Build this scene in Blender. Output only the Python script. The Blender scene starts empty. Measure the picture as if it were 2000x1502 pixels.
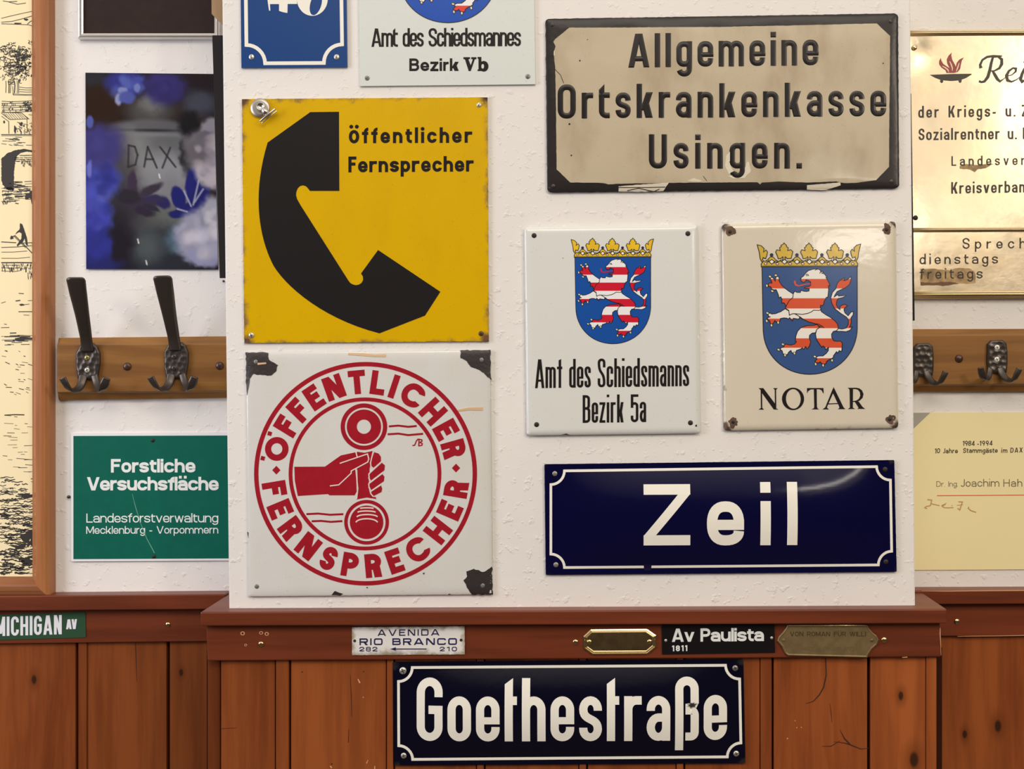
import bpy, bmesh, math, random
import numpy as np
from mathutils import Vector, Matrix, geometry, noise

random.seed(7)
SC = bpy.context.scene
COL = SC.collection
Z0 = 1.5          # camera height
D0 = 2.0          # camera distance from the pillar face
CX, CY, F = 1138.0, 717.0, 2400.0   # principal point and focal length of the photograph (2000 x 1502)

# ------------------------------------------------------------------ camera
cam = bpy.data.objects.new('camera', bpy.data.cameras.new('camera'))
COL.objects.link(cam)
cam.location = (0, -D0, Z0)
cam.rotation_euler = (math.pi / 2, 0, 0)
cam.data.sensor_width = 36
cam.data.lens = F / 2000 * 36
cam.data.shift_x = (1000 - CX) / 2000
cam.data.shift_y = (CY - 751) / 2000
cam.data.clip_start = 0.05
SC.camera = cam

# ------------------------------------------------------------------ world, lamps, exposure
SC.view_settings.view_transform = 'Standard'
SC.view_settings.look = 'None'
SC.view_settings.gamma = 1
SC.view_settings.use_curve_mapping = False
SC.view_settings.exposure = -0.44

wd = bpy.data.worlds.new('room_light'); SC.world = wd; wd.use_nodes = True
nt = wd.node_tree; nt.nodes.clear()
wo = nt.nodes.new('ShaderNodeOutputWorld'); bg = nt.nodes.new('ShaderNodeBackground')
tc = nt.nodes.new('ShaderNodeTexCoord'); sp = nt.nodes.new('ShaderNodeSeparateXYZ')
mr = nt.nodes.new('ShaderNodeMapRange'); rp = nt.nodes.new('ShaderNodeValToRGB')
mr.inputs[1].default_value = -1; mr.inputs[2].default_value = 1
rp.color_ramp.elements[0].position = 0.0; rp.color_ramp.elements[0].color = (.16, .11, .075, 1)
rp.color_ramp.elements[1].position = 1.0; rp.color_ramp.elements[1].color = (1.5, 1.34, 1.16, 1)
for p_, c_ in ((.45, (.06, .05, .045, 1)), (.56, (.09, .08, .075, 1)), (.72, (1.05, .94, .82, 1))):
    e_ = rp.color_ramp.elements.new(p_); e_.color = c_
nt.links.new(tc.outputs['Generated'], sp.inputs[0]); nt.links.new(sp.outputs[2], mr.inputs[0])
nt.links.new(mr.outputs[0], rp.inputs[0]); nt.links.new(rp.outputs[0], bg.inputs[0]); nt.links.new(bg.outputs[0], wo.inputs[0])
bg.inputs[1].default_value = 1.0

def area(name, loc, target, sx, sy, power, col):
    l = bpy.data.lights.new(name, 'AREA'); l.shape = 'RECTANGLE'; l.size = sx; l.size_y = sy
    l.energy = power; l.color = col
    o = bpy.data.objects.new(name, l); COL.objects.link(o); o.location = loc
    o.rotation_euler = (Vector(target) - Vector(loc)).to_track_quat('-Z', 'Y').to_euler()
    return o
# the warm pendant lamp over the tables to the right, the window to the left, the ceiling lamps behind
area('pendant_lamp', (2.35, -2.7, Z0 + 1.15), (.35, 0, Z0 + .1), .4, .4, 37, (1.0, .86, .68))
area('table_lamp', (1.70, -3.0, Z0 + .64), (.6, 0, Z0 + .2), .17, .13, .42, (1.0, .88, .70))
area('counter_lights', (1.14, -3.0, Z0 + .555), (.4, 0, Z0 + .2), .42, .11, 2.3, (1.0, .93, .82))
area('lit_room_corner', (1.85, -3.5, Z0 + 1.15), (.6, 0, Z0 + .2), 1.5, 1.5, 5.0, (1.0, .88, .74))
area('window_daylight', (-2.6, -1.25, Z0 + .45), (-.75, .14, Z0), 1.0, 1.4, 47, (.92, .91, 1.0))
area('ceiling_lamps', (.2, -2.6, Z0 + 2.0), (.2, 0, Z0 - .3), 2.6, .8, 51, (1.0, .90, .76))

# ------------------------------------------------------------------ helpers
def k_(y): return (D0 + y) / F
def PX(px, py, y):
    k = k_(y); return Vector(((px - CX) * k, y, Z0 + (CY - py) * k))
WB = 0.145        # back wall depth behind the pillar face
LOC = {}

def lin(c):
    c /= 255.0
    return c / 12.92 if c <= .04045 else ((c + .055) / 1.055) ** 2.4
EX = (.90, .83, .75)   # how bright the light makes a white surface here
def C(r, g, b, ex=EX):
    return tuple(min(.95, lin(v) / e) for v, e in zip((r, g, b), ex)) + (1,)

def tag(o, label=None, cat=None, group=None, kind=None):
    if label: o['label'] = label
    if cat: o['category'] = cat
    if group: o['group'] = group
    if kind: o['kind'] = kind
    return o
def thing(name, loc, label, cat, group=None):
    o = bpy.data.objects.new(name, None); COL.objects.link(o)
    o.location = loc; o.empty_display_size = .02; LOC[o.name] = Vector(loc)
    return tag(o, label, cat, group)

class MB:
    def __init__(s): s.v = []; s.f = []; s.m = []; s.a = []; s.ta = None; s.tint = 0.0; s.tv = []
    def add(s, vs, fs, mi=0, smooth=False):
        n = len(s.v); s.v += [tuple(v) for v in vs]; s.tv += [s.tint] * len(vs)
        for f in fs:
            s.f.append(tuple(i + n for i in f)); s.m.append(mi); s.a.append(smooth)
    def build(s, name, mats, parent=None, attrs=None, bevel=0):
        me = bpy.data.meshes.new(name)
        off = Vector((0, 0, 0))
        if parent is not None: off = LOC[parent.name]
        vs = [(x - off.x, y - off.y, z - off.z) for x, y, z in s.v]
        me.from_pydata(vs, [], s.f)
        if not isinstance(mats, (list, tuple)): mats = [mats]
        for m in mats: me.materials.append(m)
        me.polygons.foreach_set('material_index', s.m)
        me.polygons.foreach_set('use_smooth', s.a)
        t = me.attributes.new('tint', 'FLOAT', 'POINT'); t.data.foreach_set('value', s.tv)
        if attrs:
            for nm, vals in attrs.items():
                t = me.attributes.new(nm, 'FLOAT', 'POINT'); t.data.foreach_set('value', vals)
        me.update()
        bm = bmesh.new(); bm.from_mesh(me); bmesh.ops.recalc_face_normals(bm, faces=bm.faces) if s.ta != 'keep' else None
        bm.to_mesh(me); bm.free()
        o = bpy.data.objects.new(name, me); COL.objects.link(o)
        if parent is not None: o.parent = parent
        LOC[o.name] = off
        if bevel:
            b = o.modifiers.new('bevel', 'BEVEL'); b.width = bevel; b.segments = 2; b.limit_method = 'ANGLE'
        return o

class Sheet:
    """a sign face: pixels of the photograph -> metres on the plane y = y0, raised by h(px, py)"""
    def __init__(s, y0, h=None, cut=None):
        s.y0 = y0; s.h = h; s.cut = cut; s.k = k_(y0)
    def pt(s, px, py, e=0.0):
        hh = s.h(px, py) if s.h else 0.0
        return ((px - CX) * s.k, s.y0 - hh - e, Z0 + (CY - py) * s.k)

JZ = [True, 0]     # neighbouring pieces of one decal lie a hair apart in height so they never coincide
def lift(e):
    if not JZ[0]: return e
    JZ[1] += 1; return e + (JZ[1] % 9) * 1.2e-5
def tess(pts, holes=()):
    loops = [[Vector((x, y, 0)) for x, y in pts]] + [[Vector((x, y, 0)) for x, y in h] for h in holes]
    tri = geometry.tessellate_polygon(loops)
    return [v for l in loops for v in l], tri

def poly(mb, sh, pts, e=.0003, holes=(), mi=0, mfun=None, xc=(), yc=(), e0=0.0, smooth=None, wmi=None):
    """fill a polygon given in pixels, cut it along a grid if the sheet is curved, add its side walls"""
    if e > 0: e = lift(e)
    vs, tri = tess(pts, holes)
    bm = bmesh.new(); bv = [bm.verts.new(v) for v in vs]
    for t in tri:
        try: bm.faces.new([bv[i] for i in t])
        except ValueError: pass
    xs = [p[0] for p in pts]; ys = [p[1] for p in pts]
    xc = list(xc); yc = list(yc)
    if sh.cut:
        g = sh.cut
        xc += [g * i for i in range(int(min(xs) // g) + 1, int(max(xs) // g) + 1)]
        yc += [g * i for i in range(int(min(ys) // g) + 1, int(max(ys) // g) + 1)]
    for x in xc:
        if min(xs) < x < max(xs):
            bmesh.ops.bisect_plane(bm, geom=bm.verts[:] + bm.edges[:] + bm.faces[:], plane_co=(x, 0, 0), plane_no=(1, 0, 0), dist=1e-4)
    for y in yc:
        if min(ys) < y < max(ys):
            bmesh.ops.bisect_plane(bm, geom=bm.verts[:] + bm.edges[:] + bm.faces[:], plane_co=(0, y, 0), plane_no=(0, 1, 0), dist=1e-4)
    bm.verts.index_update()
    P = [(v.co.x, v.co.y) for v in bm.verts]
    top = [sh.pt(x, y, e) for x, y in P]
    sm = (sh.h is not None) if smooth is None else smooth
    n0 = len(mb.v)
    for f in bm.faces:
        pass
    fl = [(tuple(v.index for v in f.verts), f.calc_center_median()) for f in bm.faces]
    if mfun:
        n = len(mb.v); mb.v += top; mb.tv += [mb.tint] * len(top)
        for f, c in fl:
            mb.f.append(tuple(i + n for i in f)); mb.m.append(mfun(c.x, c.y)); mb.a.append(sm)
    else:
        mb.add(top, [f for f, c in fl], mi, sm)
    be = [e_ for e_ in bm.edges if len(e_.link_faces) == 1]
    idx = {}; wv = []; wf = []
    for e_ in be:
        q = []
        for v in e_.verts:
            if v.index not in idx:
                x, y = P[v.index]; idx[v.index] = len(wv); wv.append(sh.pt(x, y, e))
                b = sh.pt(x, y, e0) if e0 is not None else None
                wv.append(b)
            q.append(idx[v.index])
        wf.append((q[0], q[1], q[1] + 1, q[0] + 1))
    mb.add(wv, wf, mi if wmi is None else wmi, False)
    bm.free()
    return P

def resample(pts, step):
    out = [pts[0]]
    for a, b in zip(pts, pts[1:]):
        L = math.hypot(b[0] - a[0], b[1] - a[1]); n = max(1, int(math.ceil(L / step)))
        for i in range(1, n + 1):
            t = i / n; out.append((a[0] + (b[0] - a[0]) * t, a[1] + (b[1] - a[1]) * t))
    return out

def stroke(mb, sh, pts, w, closed=False, e=.0003, mi=0, e0=0.0, rnd=0.0, cap=False):
    """a pen stroke of width w (number or list) along pts in pixels; rnd = height of an embossed, rounded ridge"""
    e = lift(e)
    pts = [tuple(map(float, p)) for p in pts]
    ws = list(w) if isinstance(w, (list, tuple)) else None
    cl = [pts[0]]; cw = [ws[0] if ws else w]
    for i, p in enumerate(pts[1:], 1):
        if math.hypot(p[0] - cl[-1][0], p[1] - cl[-1][1]) > 1e-3: cl.append(p); cw.append(ws[i] if ws else w)
    if closed and math.hypot(cl[0][0] - cl[-1][0], cl[0][1] - cl[-1][1]) < 1e-3: cl.pop(); cw.pop()
    if sh.h and not ws:
        cl = resample(cl + ([cl[0]] if closed else []), 9)
        if closed: cl.pop()
        cw = [w] * len(cl)
    n = len(cl)
    if n < 2: return
    L = []; R = []; N = []
    for i in range(n):
        p = cl[i]; a = cl[i - 1] if (i > 0 or closed) else None; b = cl[(i + 1) % n] if (i < n - 1 or closed) else None
        ns = []
        for u, v in ((a, p), (p, b)):
            if u is None or v is None: continue
            d = (v[0] - u[0], v[1] - u[1]); l = math.hypot(*d) or 1
            ns.append((-d[1] / l, d[0] / l))
        if len(ns) == 2:
            m = (ns[0][0] + ns[1][0], ns[0][1] + ns[1][1]); l = math.hypot(*m)
            if l < .2: m = ns[0]; s_ = 1
            else:
                m = (m[0] / l, m[1] / l); s_ = 1 / max(.45, m[0] * ns[0][0] + m[1] * ns[0][1])
        else: m = ns[0]; s_ = 1
        N.append((m[0] * s_ * cw[i] / 2, m[1] * s_ * cw[i] / 2))
    prof = [(-1, 0), (1, 0)] if not rnd else [(-1, -rnd), (-.8, -rnd * .62), (-.45, -rnd * .2), (0, 0), (.45, -rnd * .2), (.8, -rnd * .62), (1, -rnd)]
    vs = []; m = len(prof)
    for i in range(n):
        for (u, dz) in prof:
            vs.append(sh.pt(cl[i][0] + N[i][0] * u, cl[i][1] + N[i][1] * u, e + dz))
    fs = []
    rng = range(n if closed else n - 1)
    for i in rng:
        j = (i + 1) % n
        for q in range(m - 1): fs.append((i * m + q, i * m + q + 1, j * m + q + 1, j * m + q))
    mb.add(vs, fs, mi, bool(rnd) or sh.h is not None)
    wv = []; wf = []
    for i in range(n):
        for u in (-1, 1):
            x = cl[i][0] + N[i][0] * u; y = cl[i][1] + N[i][1] * u
            wv += [sh.pt(x, y, e - (rnd if rnd else 0)), sh.pt(x, y, e0)]
    for i in rng:
        j = (i + 1) % n
        wf += [(i * 4, j * 4, j * 4 + 1, i * 4 + 1), (i * 4 + 2, j * 4 + 2, j * 4 + 3, i * 4 + 3)]
    if not closed:
        z = (n - 1) * 4; wf += [(0, 2, 3, 1), (z, z + 2, z + 3, z + 1)]
        if rnd:
            for i in (0, n - 1):
                q = [sh.pt(cl[i][0] + N[i][0] * u, cl[i][1] + N[i][1] * u, e + dz) for u, dz in prof]
                mb.add(q + [sh.pt(cl[i][0] + N[i][0], cl[i][1] + N[i][1], e0), sh.pt(cl[i][0] - N[i][0], cl[i][1] - N[i][1], e0)], [tuple(range(m + 2))], mi)
    mb.add(wv, wf, mi, False)
    if cap:
        for i in (0, n - 1):
            poly(mb, sh, ell(cl[i][0], cl[i][1], cw[i] / 2, cw[i] / 2, 10), e, mi=mi, e0=e0)

def ell(cx, cy, rx, ry, n=32, a0=0.0, rot=0.0):
    out = []
    for i in range(n):
        a = a0 + 2 * math.pi * i / n; x = rx * math.cos(a); y = ry * math.sin(a)
        out.append((cx + x * math.cos(rot) - y * math.sin(rot), cy + x * math.sin(rot) + y * math.cos(rot)))
    return out
def blob(cx, cy, rx, ry, n=26, rough=.3, seed=0):
    out = []
    for i in range(n):
        a = 2 * math.pi * i / n
        r = 1 + rough * noise.noise(Vector((math.cos(a) * 1.6, math.sin(a) * 1.6, seed * 3.7))) * 1.6 + rough * .4 * noise.noise(Vector((math.cos(a) * 5, math.sin(a) * 5, seed)))
        out.append((cx + rx * r * math.cos(a), cy + ry * r * math.sin(a)))
    return out
def rough_edge(pts, amp, step=6, seed=0):
    r = resample(list(pts) + [pts[0]], step); r.pop()
    return [(x + amp * noise.noise(Vector((x * .13, y * .13, seed))), y + amp * noise.noise(Vector((x * .13, y * .13, seed + 9)))) for x, y in r]
def rrect(tl, tr, br, bl, r, n=5):
    """four corners with rounded corners of radius r (pixels)"""
    P = [Vector(p) for p in (tl, tr, br, bl)]
    if r <= 0: return [tuple(p) for p in P]
    out = []
    for i in range(4):
        p = P[i]; a = (P[i - 1] - p).normalized(); b = (P[(i + 1) % 4] - p).normalized()
        c = p + (a + b) * r
        for j in range(n + 1):
            t = math.pi / 2 * j / n
            q = c - a * r * math.sin(t) - b * r * math.cos(t)
            out.append((q.x, q.y))
    return out

# ------------------------------------------------------------------ materials
MATS = {}
def nodes(name):
    m = bpy.data.materials.new(name); m.use_nodes = True; n = m.node_tree
    b = n.nodes['Principled BSDF']; return m, n, b
def noise_node(n, scale, detail=4, rough=.55, vec=None, sc=None, dim=None):
    t = n.nodes.new('ShaderNodeTexNoise'); t.inputs['Scale'].default_value = scale
    t.inputs['Detail'].default_value = detail; t.inputs['Roughness'].default_value = rough
    g = n.nodes.new('ShaderNodeNewGeometry')
    if sc:
        mp = n.nodes.new('ShaderNodeMapping'); mp.inputs['Scale'].default_value = sc
        n.links.new(g.outputs['Position'], mp.inputs[0]); n.links.new(mp.outputs[0], t.inputs['Vector'])

    else: n.links.new(g.outputs['Position'], t.inputs['Vector'])
    return t
def math_node(n, op, a, b=None, c=None, clamp=False):
    t = n.nodes.new('ShaderNodeMath'); t.operation = op; t.use_clamp = clamp
    for i, v in enumerate((a, b, c)):
        if v is None: continue
        if isinstance(v, (int, float)): t.inputs[i].default_value = v
        else: n.links.new(v, t.inputs[i])
    return t.outputs[0]
def mix_node(n, fac, a, b):
    t = n.nodes.new('ShaderNodeMix'); t.data_type = 'RGBA'
    for i, v in ((0, fac), (6, a), (7, b)):
        if isinstance(v, (int, float)): t.inputs[i].default_value = v
        elif isinstance(v, tuple): t.inputs[i].default_value = v
        else: n.links.new(v, t.inputs[i])
    return t.outputs[2]
def ramp(n, fac, a, b):
    t = n.nodes.new('ShaderNodeMapRange'); t.interpolation_type = 'SMOOTHSTEP'
    n.links.new(fac, t.inputs[0]); t.inputs[1].default_value = a; t.inputs[2].default_value = b
    return t.outputs[0]
def bump(n, b, h, strength, dist):
    t = n.nodes.new('ShaderNodeBump'); t.inputs['Strength'].default_value = strength; t.inputs['Distance'].default_value = dist
    n.links.new(h, t.inputs['Height']); n.links.new(t.outputs[0], b.inputs['Normal']); return t

def plain(name, col, rough=.5, metal=0.0, spec=.5, var=0.0, bmp=0.0, bscale=400):
    if name in MATS: return MATS[name]
    m, n, b = nodes(name)
    b.inputs['Base Color'].default_value = col; b.inputs['Roughness'].default_value = rough
    b.inputs['Metallic'].default_value = metal; b.inputs['Specular IOR Level'].default_value = spec
    t = noise_node(n, 60, 5)
    if var:
        d = tuple(c * (1 - var) for c in col[:3]) + (1,)
        n.links.new(mix_node(n, ramp(n, t.outputs[0], .35, .65), col, d), b.inputs['Base Color'])
    if bmp:
        t2 = noise_node(n, bscale, 3); bump(n, b, t2.outputs[0], bmp, .001)
    MATS[name] = m; return m

def enamel(name, col, rough=.16, spec=.5, rust=None, edge=0, corner=0, mott=0.0, mcol=None, peel=.12, pscale=130, soft=8):
    """glossy vitreous enamel; rust creeps in from the edges and corners, where 'ed'/'cd' (pixels) are small"""
    if name in MATS: return MATS[name]
    m, n, b = nodes(name)
    b.inputs['Roughness'].default_value = rough; b.inputs['Specular IOR Level'].default_value = spec
    base = col
    if mott:
        t = noise_node(n, 9, 5, sc=(1.6, 1, .8))
        base = mix_node(n, math_node(n, 'MULTIPLY', ramp(n, t.outputs[0], .42, .7), mott), col, mcol or tuple(c * .8 for c in col[:3]) + (1,))
    sp_ = noise_node(n, 420, 2)
    base = mix_node(n, math_node(n, 'MULTIPLY', ramp(n, sp_.outputs[0], .70, .74), .6), base, tuple(c * .45 for c in col[:3]) + (1,))
    if rust:
        ed = n.nodes.new('ShaderNodeAttribute'); ed.attribute_name = 'ed'
        cd = n.nodes.new('ShaderNodeAttribute'); cd.attribute_name = 'cd'
        t = noise_node(n, 55, 6, .65); t3 = noise_node(n, 11, 3)
        amp = math_node(n, 'MULTIPLY', math_node(n, 'SUBTRACT', t.outputs[0], .5), 42.0)
        amp3 = math_node(n, 'MULTIPLY', math_node(n, 'SUBTRACT', t3.outputs[0], .5), 40.0)
        e1 = math_node(n, 'SUBTRACT', math_node(n, 'ADD', math_node(n, 'ADD', ed.outputs['Fac'], amp), amp3), edge)
        c1 = math_node(n, 'SUBTRACT', math_node(n, 'ADD', cd.outputs['Fac'], amp), corner)
        mn = math_node(n, 'MINIMUM', e1, c1)
        msk = math_node(n, 'SUBTRACT', 1.0, ramp(n, mn, -soft, soft))
        dk = mix_node(n, ramp(n, t.outputs[0], .4, .6), rust, tuple(c * .35 for c in rust[:3]) + (1,))
        n.links.new(mix_node(n, msk, base, dk), b.inputs['Base Color'])
        n.links.new(math_node(n, 'MULTIPLY_ADD', msk, .45, rough), b.inputs['Roughness'])
    else:
        if isinstance(base, tuple): b.inputs['Base Color'].default_value = base
        else: n.links.new(base, b.inputs['Base Color'])
    if peel:
        t = noise_node(n, pscale, 2); bump(n, b, t.outputs[0], peel, .002)
    MATS[name] = m; return m

def plaster(name, col):
    m, n, b = nodes(name)
    b.inputs['Roughness'].default_value = .62; b.inputs['Specular IOR Level'].default_value = .25
    lo = noise_node(n, 3.0, 3); t = noise_node(n, 62, 4, .55); f = noise_node(n, 21, 3); v = n.nodes.new('ShaderNodeTexVoronoi')
    v.inputs['Scale'].default_value = 75
    g = noise_node(n, 22, 3)
    g2 = n.nodes.new('ShaderNodeNewGeometry'); mv = n.nodes.new('ShaderNodeVectorMath'); mv.operation = 'MULTIPLY_ADD'
    n.links.new(g.outputs['Color'], mv.inputs[0]); mv.inputs[1].default_value = (.03, .03, .03); n.links.new(g2.outputs['Position'], mv.inputs[2])
    n.links.new(mv.outputs[0], v.inputs['Vector'])
    lump = ramp(n, t.outputs[0], .56, .72)
    h = math_node(n, 'ADD', math_node(n, 'MULTIPLY', lump, .9), math_node(n, 'MULTIPLY', f.outputs[0], .8))
    h = math_node(n, 'ADD', h, math_node(n, 'MULTIPLY', math_node(n, 'SUBTRACT', 1.0, ramp(n, v.outputs['Distance'], .02, .22)), .5))
    d = tuple(c * .965 for c in col[:3]) + (1,)
    n.links.new(mix_node(n, ramp(n, lo.outputs[0], .35, .65), col, d), b.inputs['Base Color'])
    bump(n, b, h, .62, .0014)
    MATS[name] = m; return m

def wood(name, a, d, axis='Z', rough=.34, knots=(), scale=1.0):
    """varnished pine; grain runs along the axis, every board has its own 'tint'"""
    m, n, b = nodes(name)
    b.inputs['Roughness'].default_value = rough; b.inputs['Specular IOR Level'].default_value = .28
    g = n.nodes.new('ShaderNodeNewGeometry'); at = n.nodes.new('ShaderNodeAttribute'); at.attribute_name = 'tint'
    off = n.nodes.new('ShaderNodeCombineXYZ'); n.links.new(math_node(n, 'MULTIPLY', at.outputs['Fac'], 13.7), off.inputs[1])
    add = n.nodes.new('ShaderNodeVectorMath'); add.operation = 'ADD'
    n.links.new(g.outputs['Position'], add.inputs[0]); n.links.new(off.outputs[0], add.inputs[1])
    pos = add.outputs[0]
    sx = {'Z': (1, .6, .07), 'X': (.07, .6, 1)}[axis]
    # slow warp so the grain wanders
    w = n.nodes.new('ShaderNodeTexNoise'); w.inputs['Scale'].default_value = 5 * scale; w.inputs['Detail'].default_value = 2
    mp0 = n.nodes.new('ShaderNodeMapping'); mp0.inputs['Scale'].default_value = tuple(1 if s == 1 else .35 for s in sx)
    n.links.new(pos, mp0.inputs[0]); n.links.new(mp0.outputs[0], w.inputs['Vector'])
    wm = n.nodes.new('ShaderNodeVectorMath'); wm.operation = 'MULTIPLY_ADD'
    n.links.new(w.outputs['Color'], wm.inputs[0]); wm.inputs[1].default_value = (.05, 0, .05) ; n.links.new(pos, wm.inputs[2])
    cur = wm.outputs[0]
    kd = None
    for (kx, kz, kr) in knots:
        vm = n.nodes.new('ShaderNodeVectorMath'); vm.operation = 'SUBTRACT'; n.links.new(g.outputs['Position'], vm.inputs[0]); vm.inputs[1].default_value = (kx, 0, kz)
        s3 = n.nodes.new('ShaderNodeVectorMath'); s3.operation = 'MULTIPLY'; n.links.new(vm.outputs[0], s3.inputs[0])
        s3.inputs[1].default_value = (1, 0, .55) if axis == 'Z' else (.55, 0, 1)
        ln = n.nodes.new('ShaderNodeVectorMath'); ln.operation = 'LENGTH'; n.links.new(s3.outputs[0], ln.inputs[0])
        r_ = math_node(n, 'DIVIDE', ln.outputs['Value'], kr)
        kd = r_ if kd is None else math_node(n, 'MINIMUM', kd, r_)
    mp = n.nodes.new('ShaderNodeMapping'); mp.inputs['Scale'].default_value = tuple(s * 42 * scale for s in sx)
    n.links.new(cur, mp.inputs[0])
    t = n.nodes.new('ShaderNodeTexNoise'); t.inputs['Scale'].default_value = 1; t.inputs['Detail'].default_value = 6; t.inputs['Roughness'].default_value = .6
    n.links.new(mp.outputs[0], t.inputs['Vector'])
    mp2 = n.nodes.new('ShaderNodeMapping'); mp2.inputs['Scale'].default_value = tuple(s * 9 * scale for s in sx)
    n.links.new(cur, mp2.inputs[0])
    t2 = n.nodes.new('ShaderNodeTexNoise'); t2.inputs['Scale'].default_value = 1; t2.inputs['Detail'].default_value = 2
    n.links.new(mp2.outputs[0], t2.inputs['Vector'])
    fac = math_node(n, 'ADD', math_node(n, 'MULTIPLY', ramp(n, t.outputs[0], .36, .66), .55), math_node(n, 'MULTIPLY', ramp(n, t2.outputs[0], .35, .65), .45))
    col = mix_node(n, fac, a, d)
    tn = math_node(n, 'MULTIPLY_ADD', at.outputs['Fac'], .5, .75)
    hs = n.nodes.new('ShaderNodeHueSaturation'); n.links.new(tn, hs.inputs['Value']); n.links.new(col, hs.inputs['Color'])
    col = hs.outputs[0]
    if kd is not None:
        ring = math_node(n, 'SUBTRACT', 1.0, ramp(n, kd, .6, 3.2))
        col = mix_node(n, math_node(n, 'MULTIPLY', ring, .55), col, tuple(c * .8 for c in d[:3]) + (1,))
        core = math_node(n, 'SUBTRACT', 1.0, ramp(n, kd, .55, 1.15))
        col = mix_node(n, math_node(n, 'MULTIPLY', core, .85), col, (.018, .010, .006, 1))
    n.links.new(col, b.inputs['Base Color'])
    bump(n, b, t.outputs[0], .12, .001)
    MATS[name] = m; return m

# ------------------------------------------------------------------ a stroke alphabet
def arc(cx, cy, rx, ry, a0, a1, n=8, p=2.0):
    out = []
    for i in range(n + 1):
        a = math.radians(a0 + (a1 - a0) * i / n); c = math.cos(a); s = math.sin(a)
        out.append((cx + rx * math.copysign(abs(c) ** (2 / p), c), cy + ry * math.copysign(abs(s) ** (2 / p), s)))
    return out
def bez(p0, p1, p2, p3, n=12):
    return [tuple((1 - t) ** 3 * a + 3 * (1 - t) ** 2 * t * b + 3 * (1 - t) * t * t * c + t ** 3 * d for a, b, c, d in zip(p0, p1, p2, p3)) for t in [i / n for i in range(n + 1)]]

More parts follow.
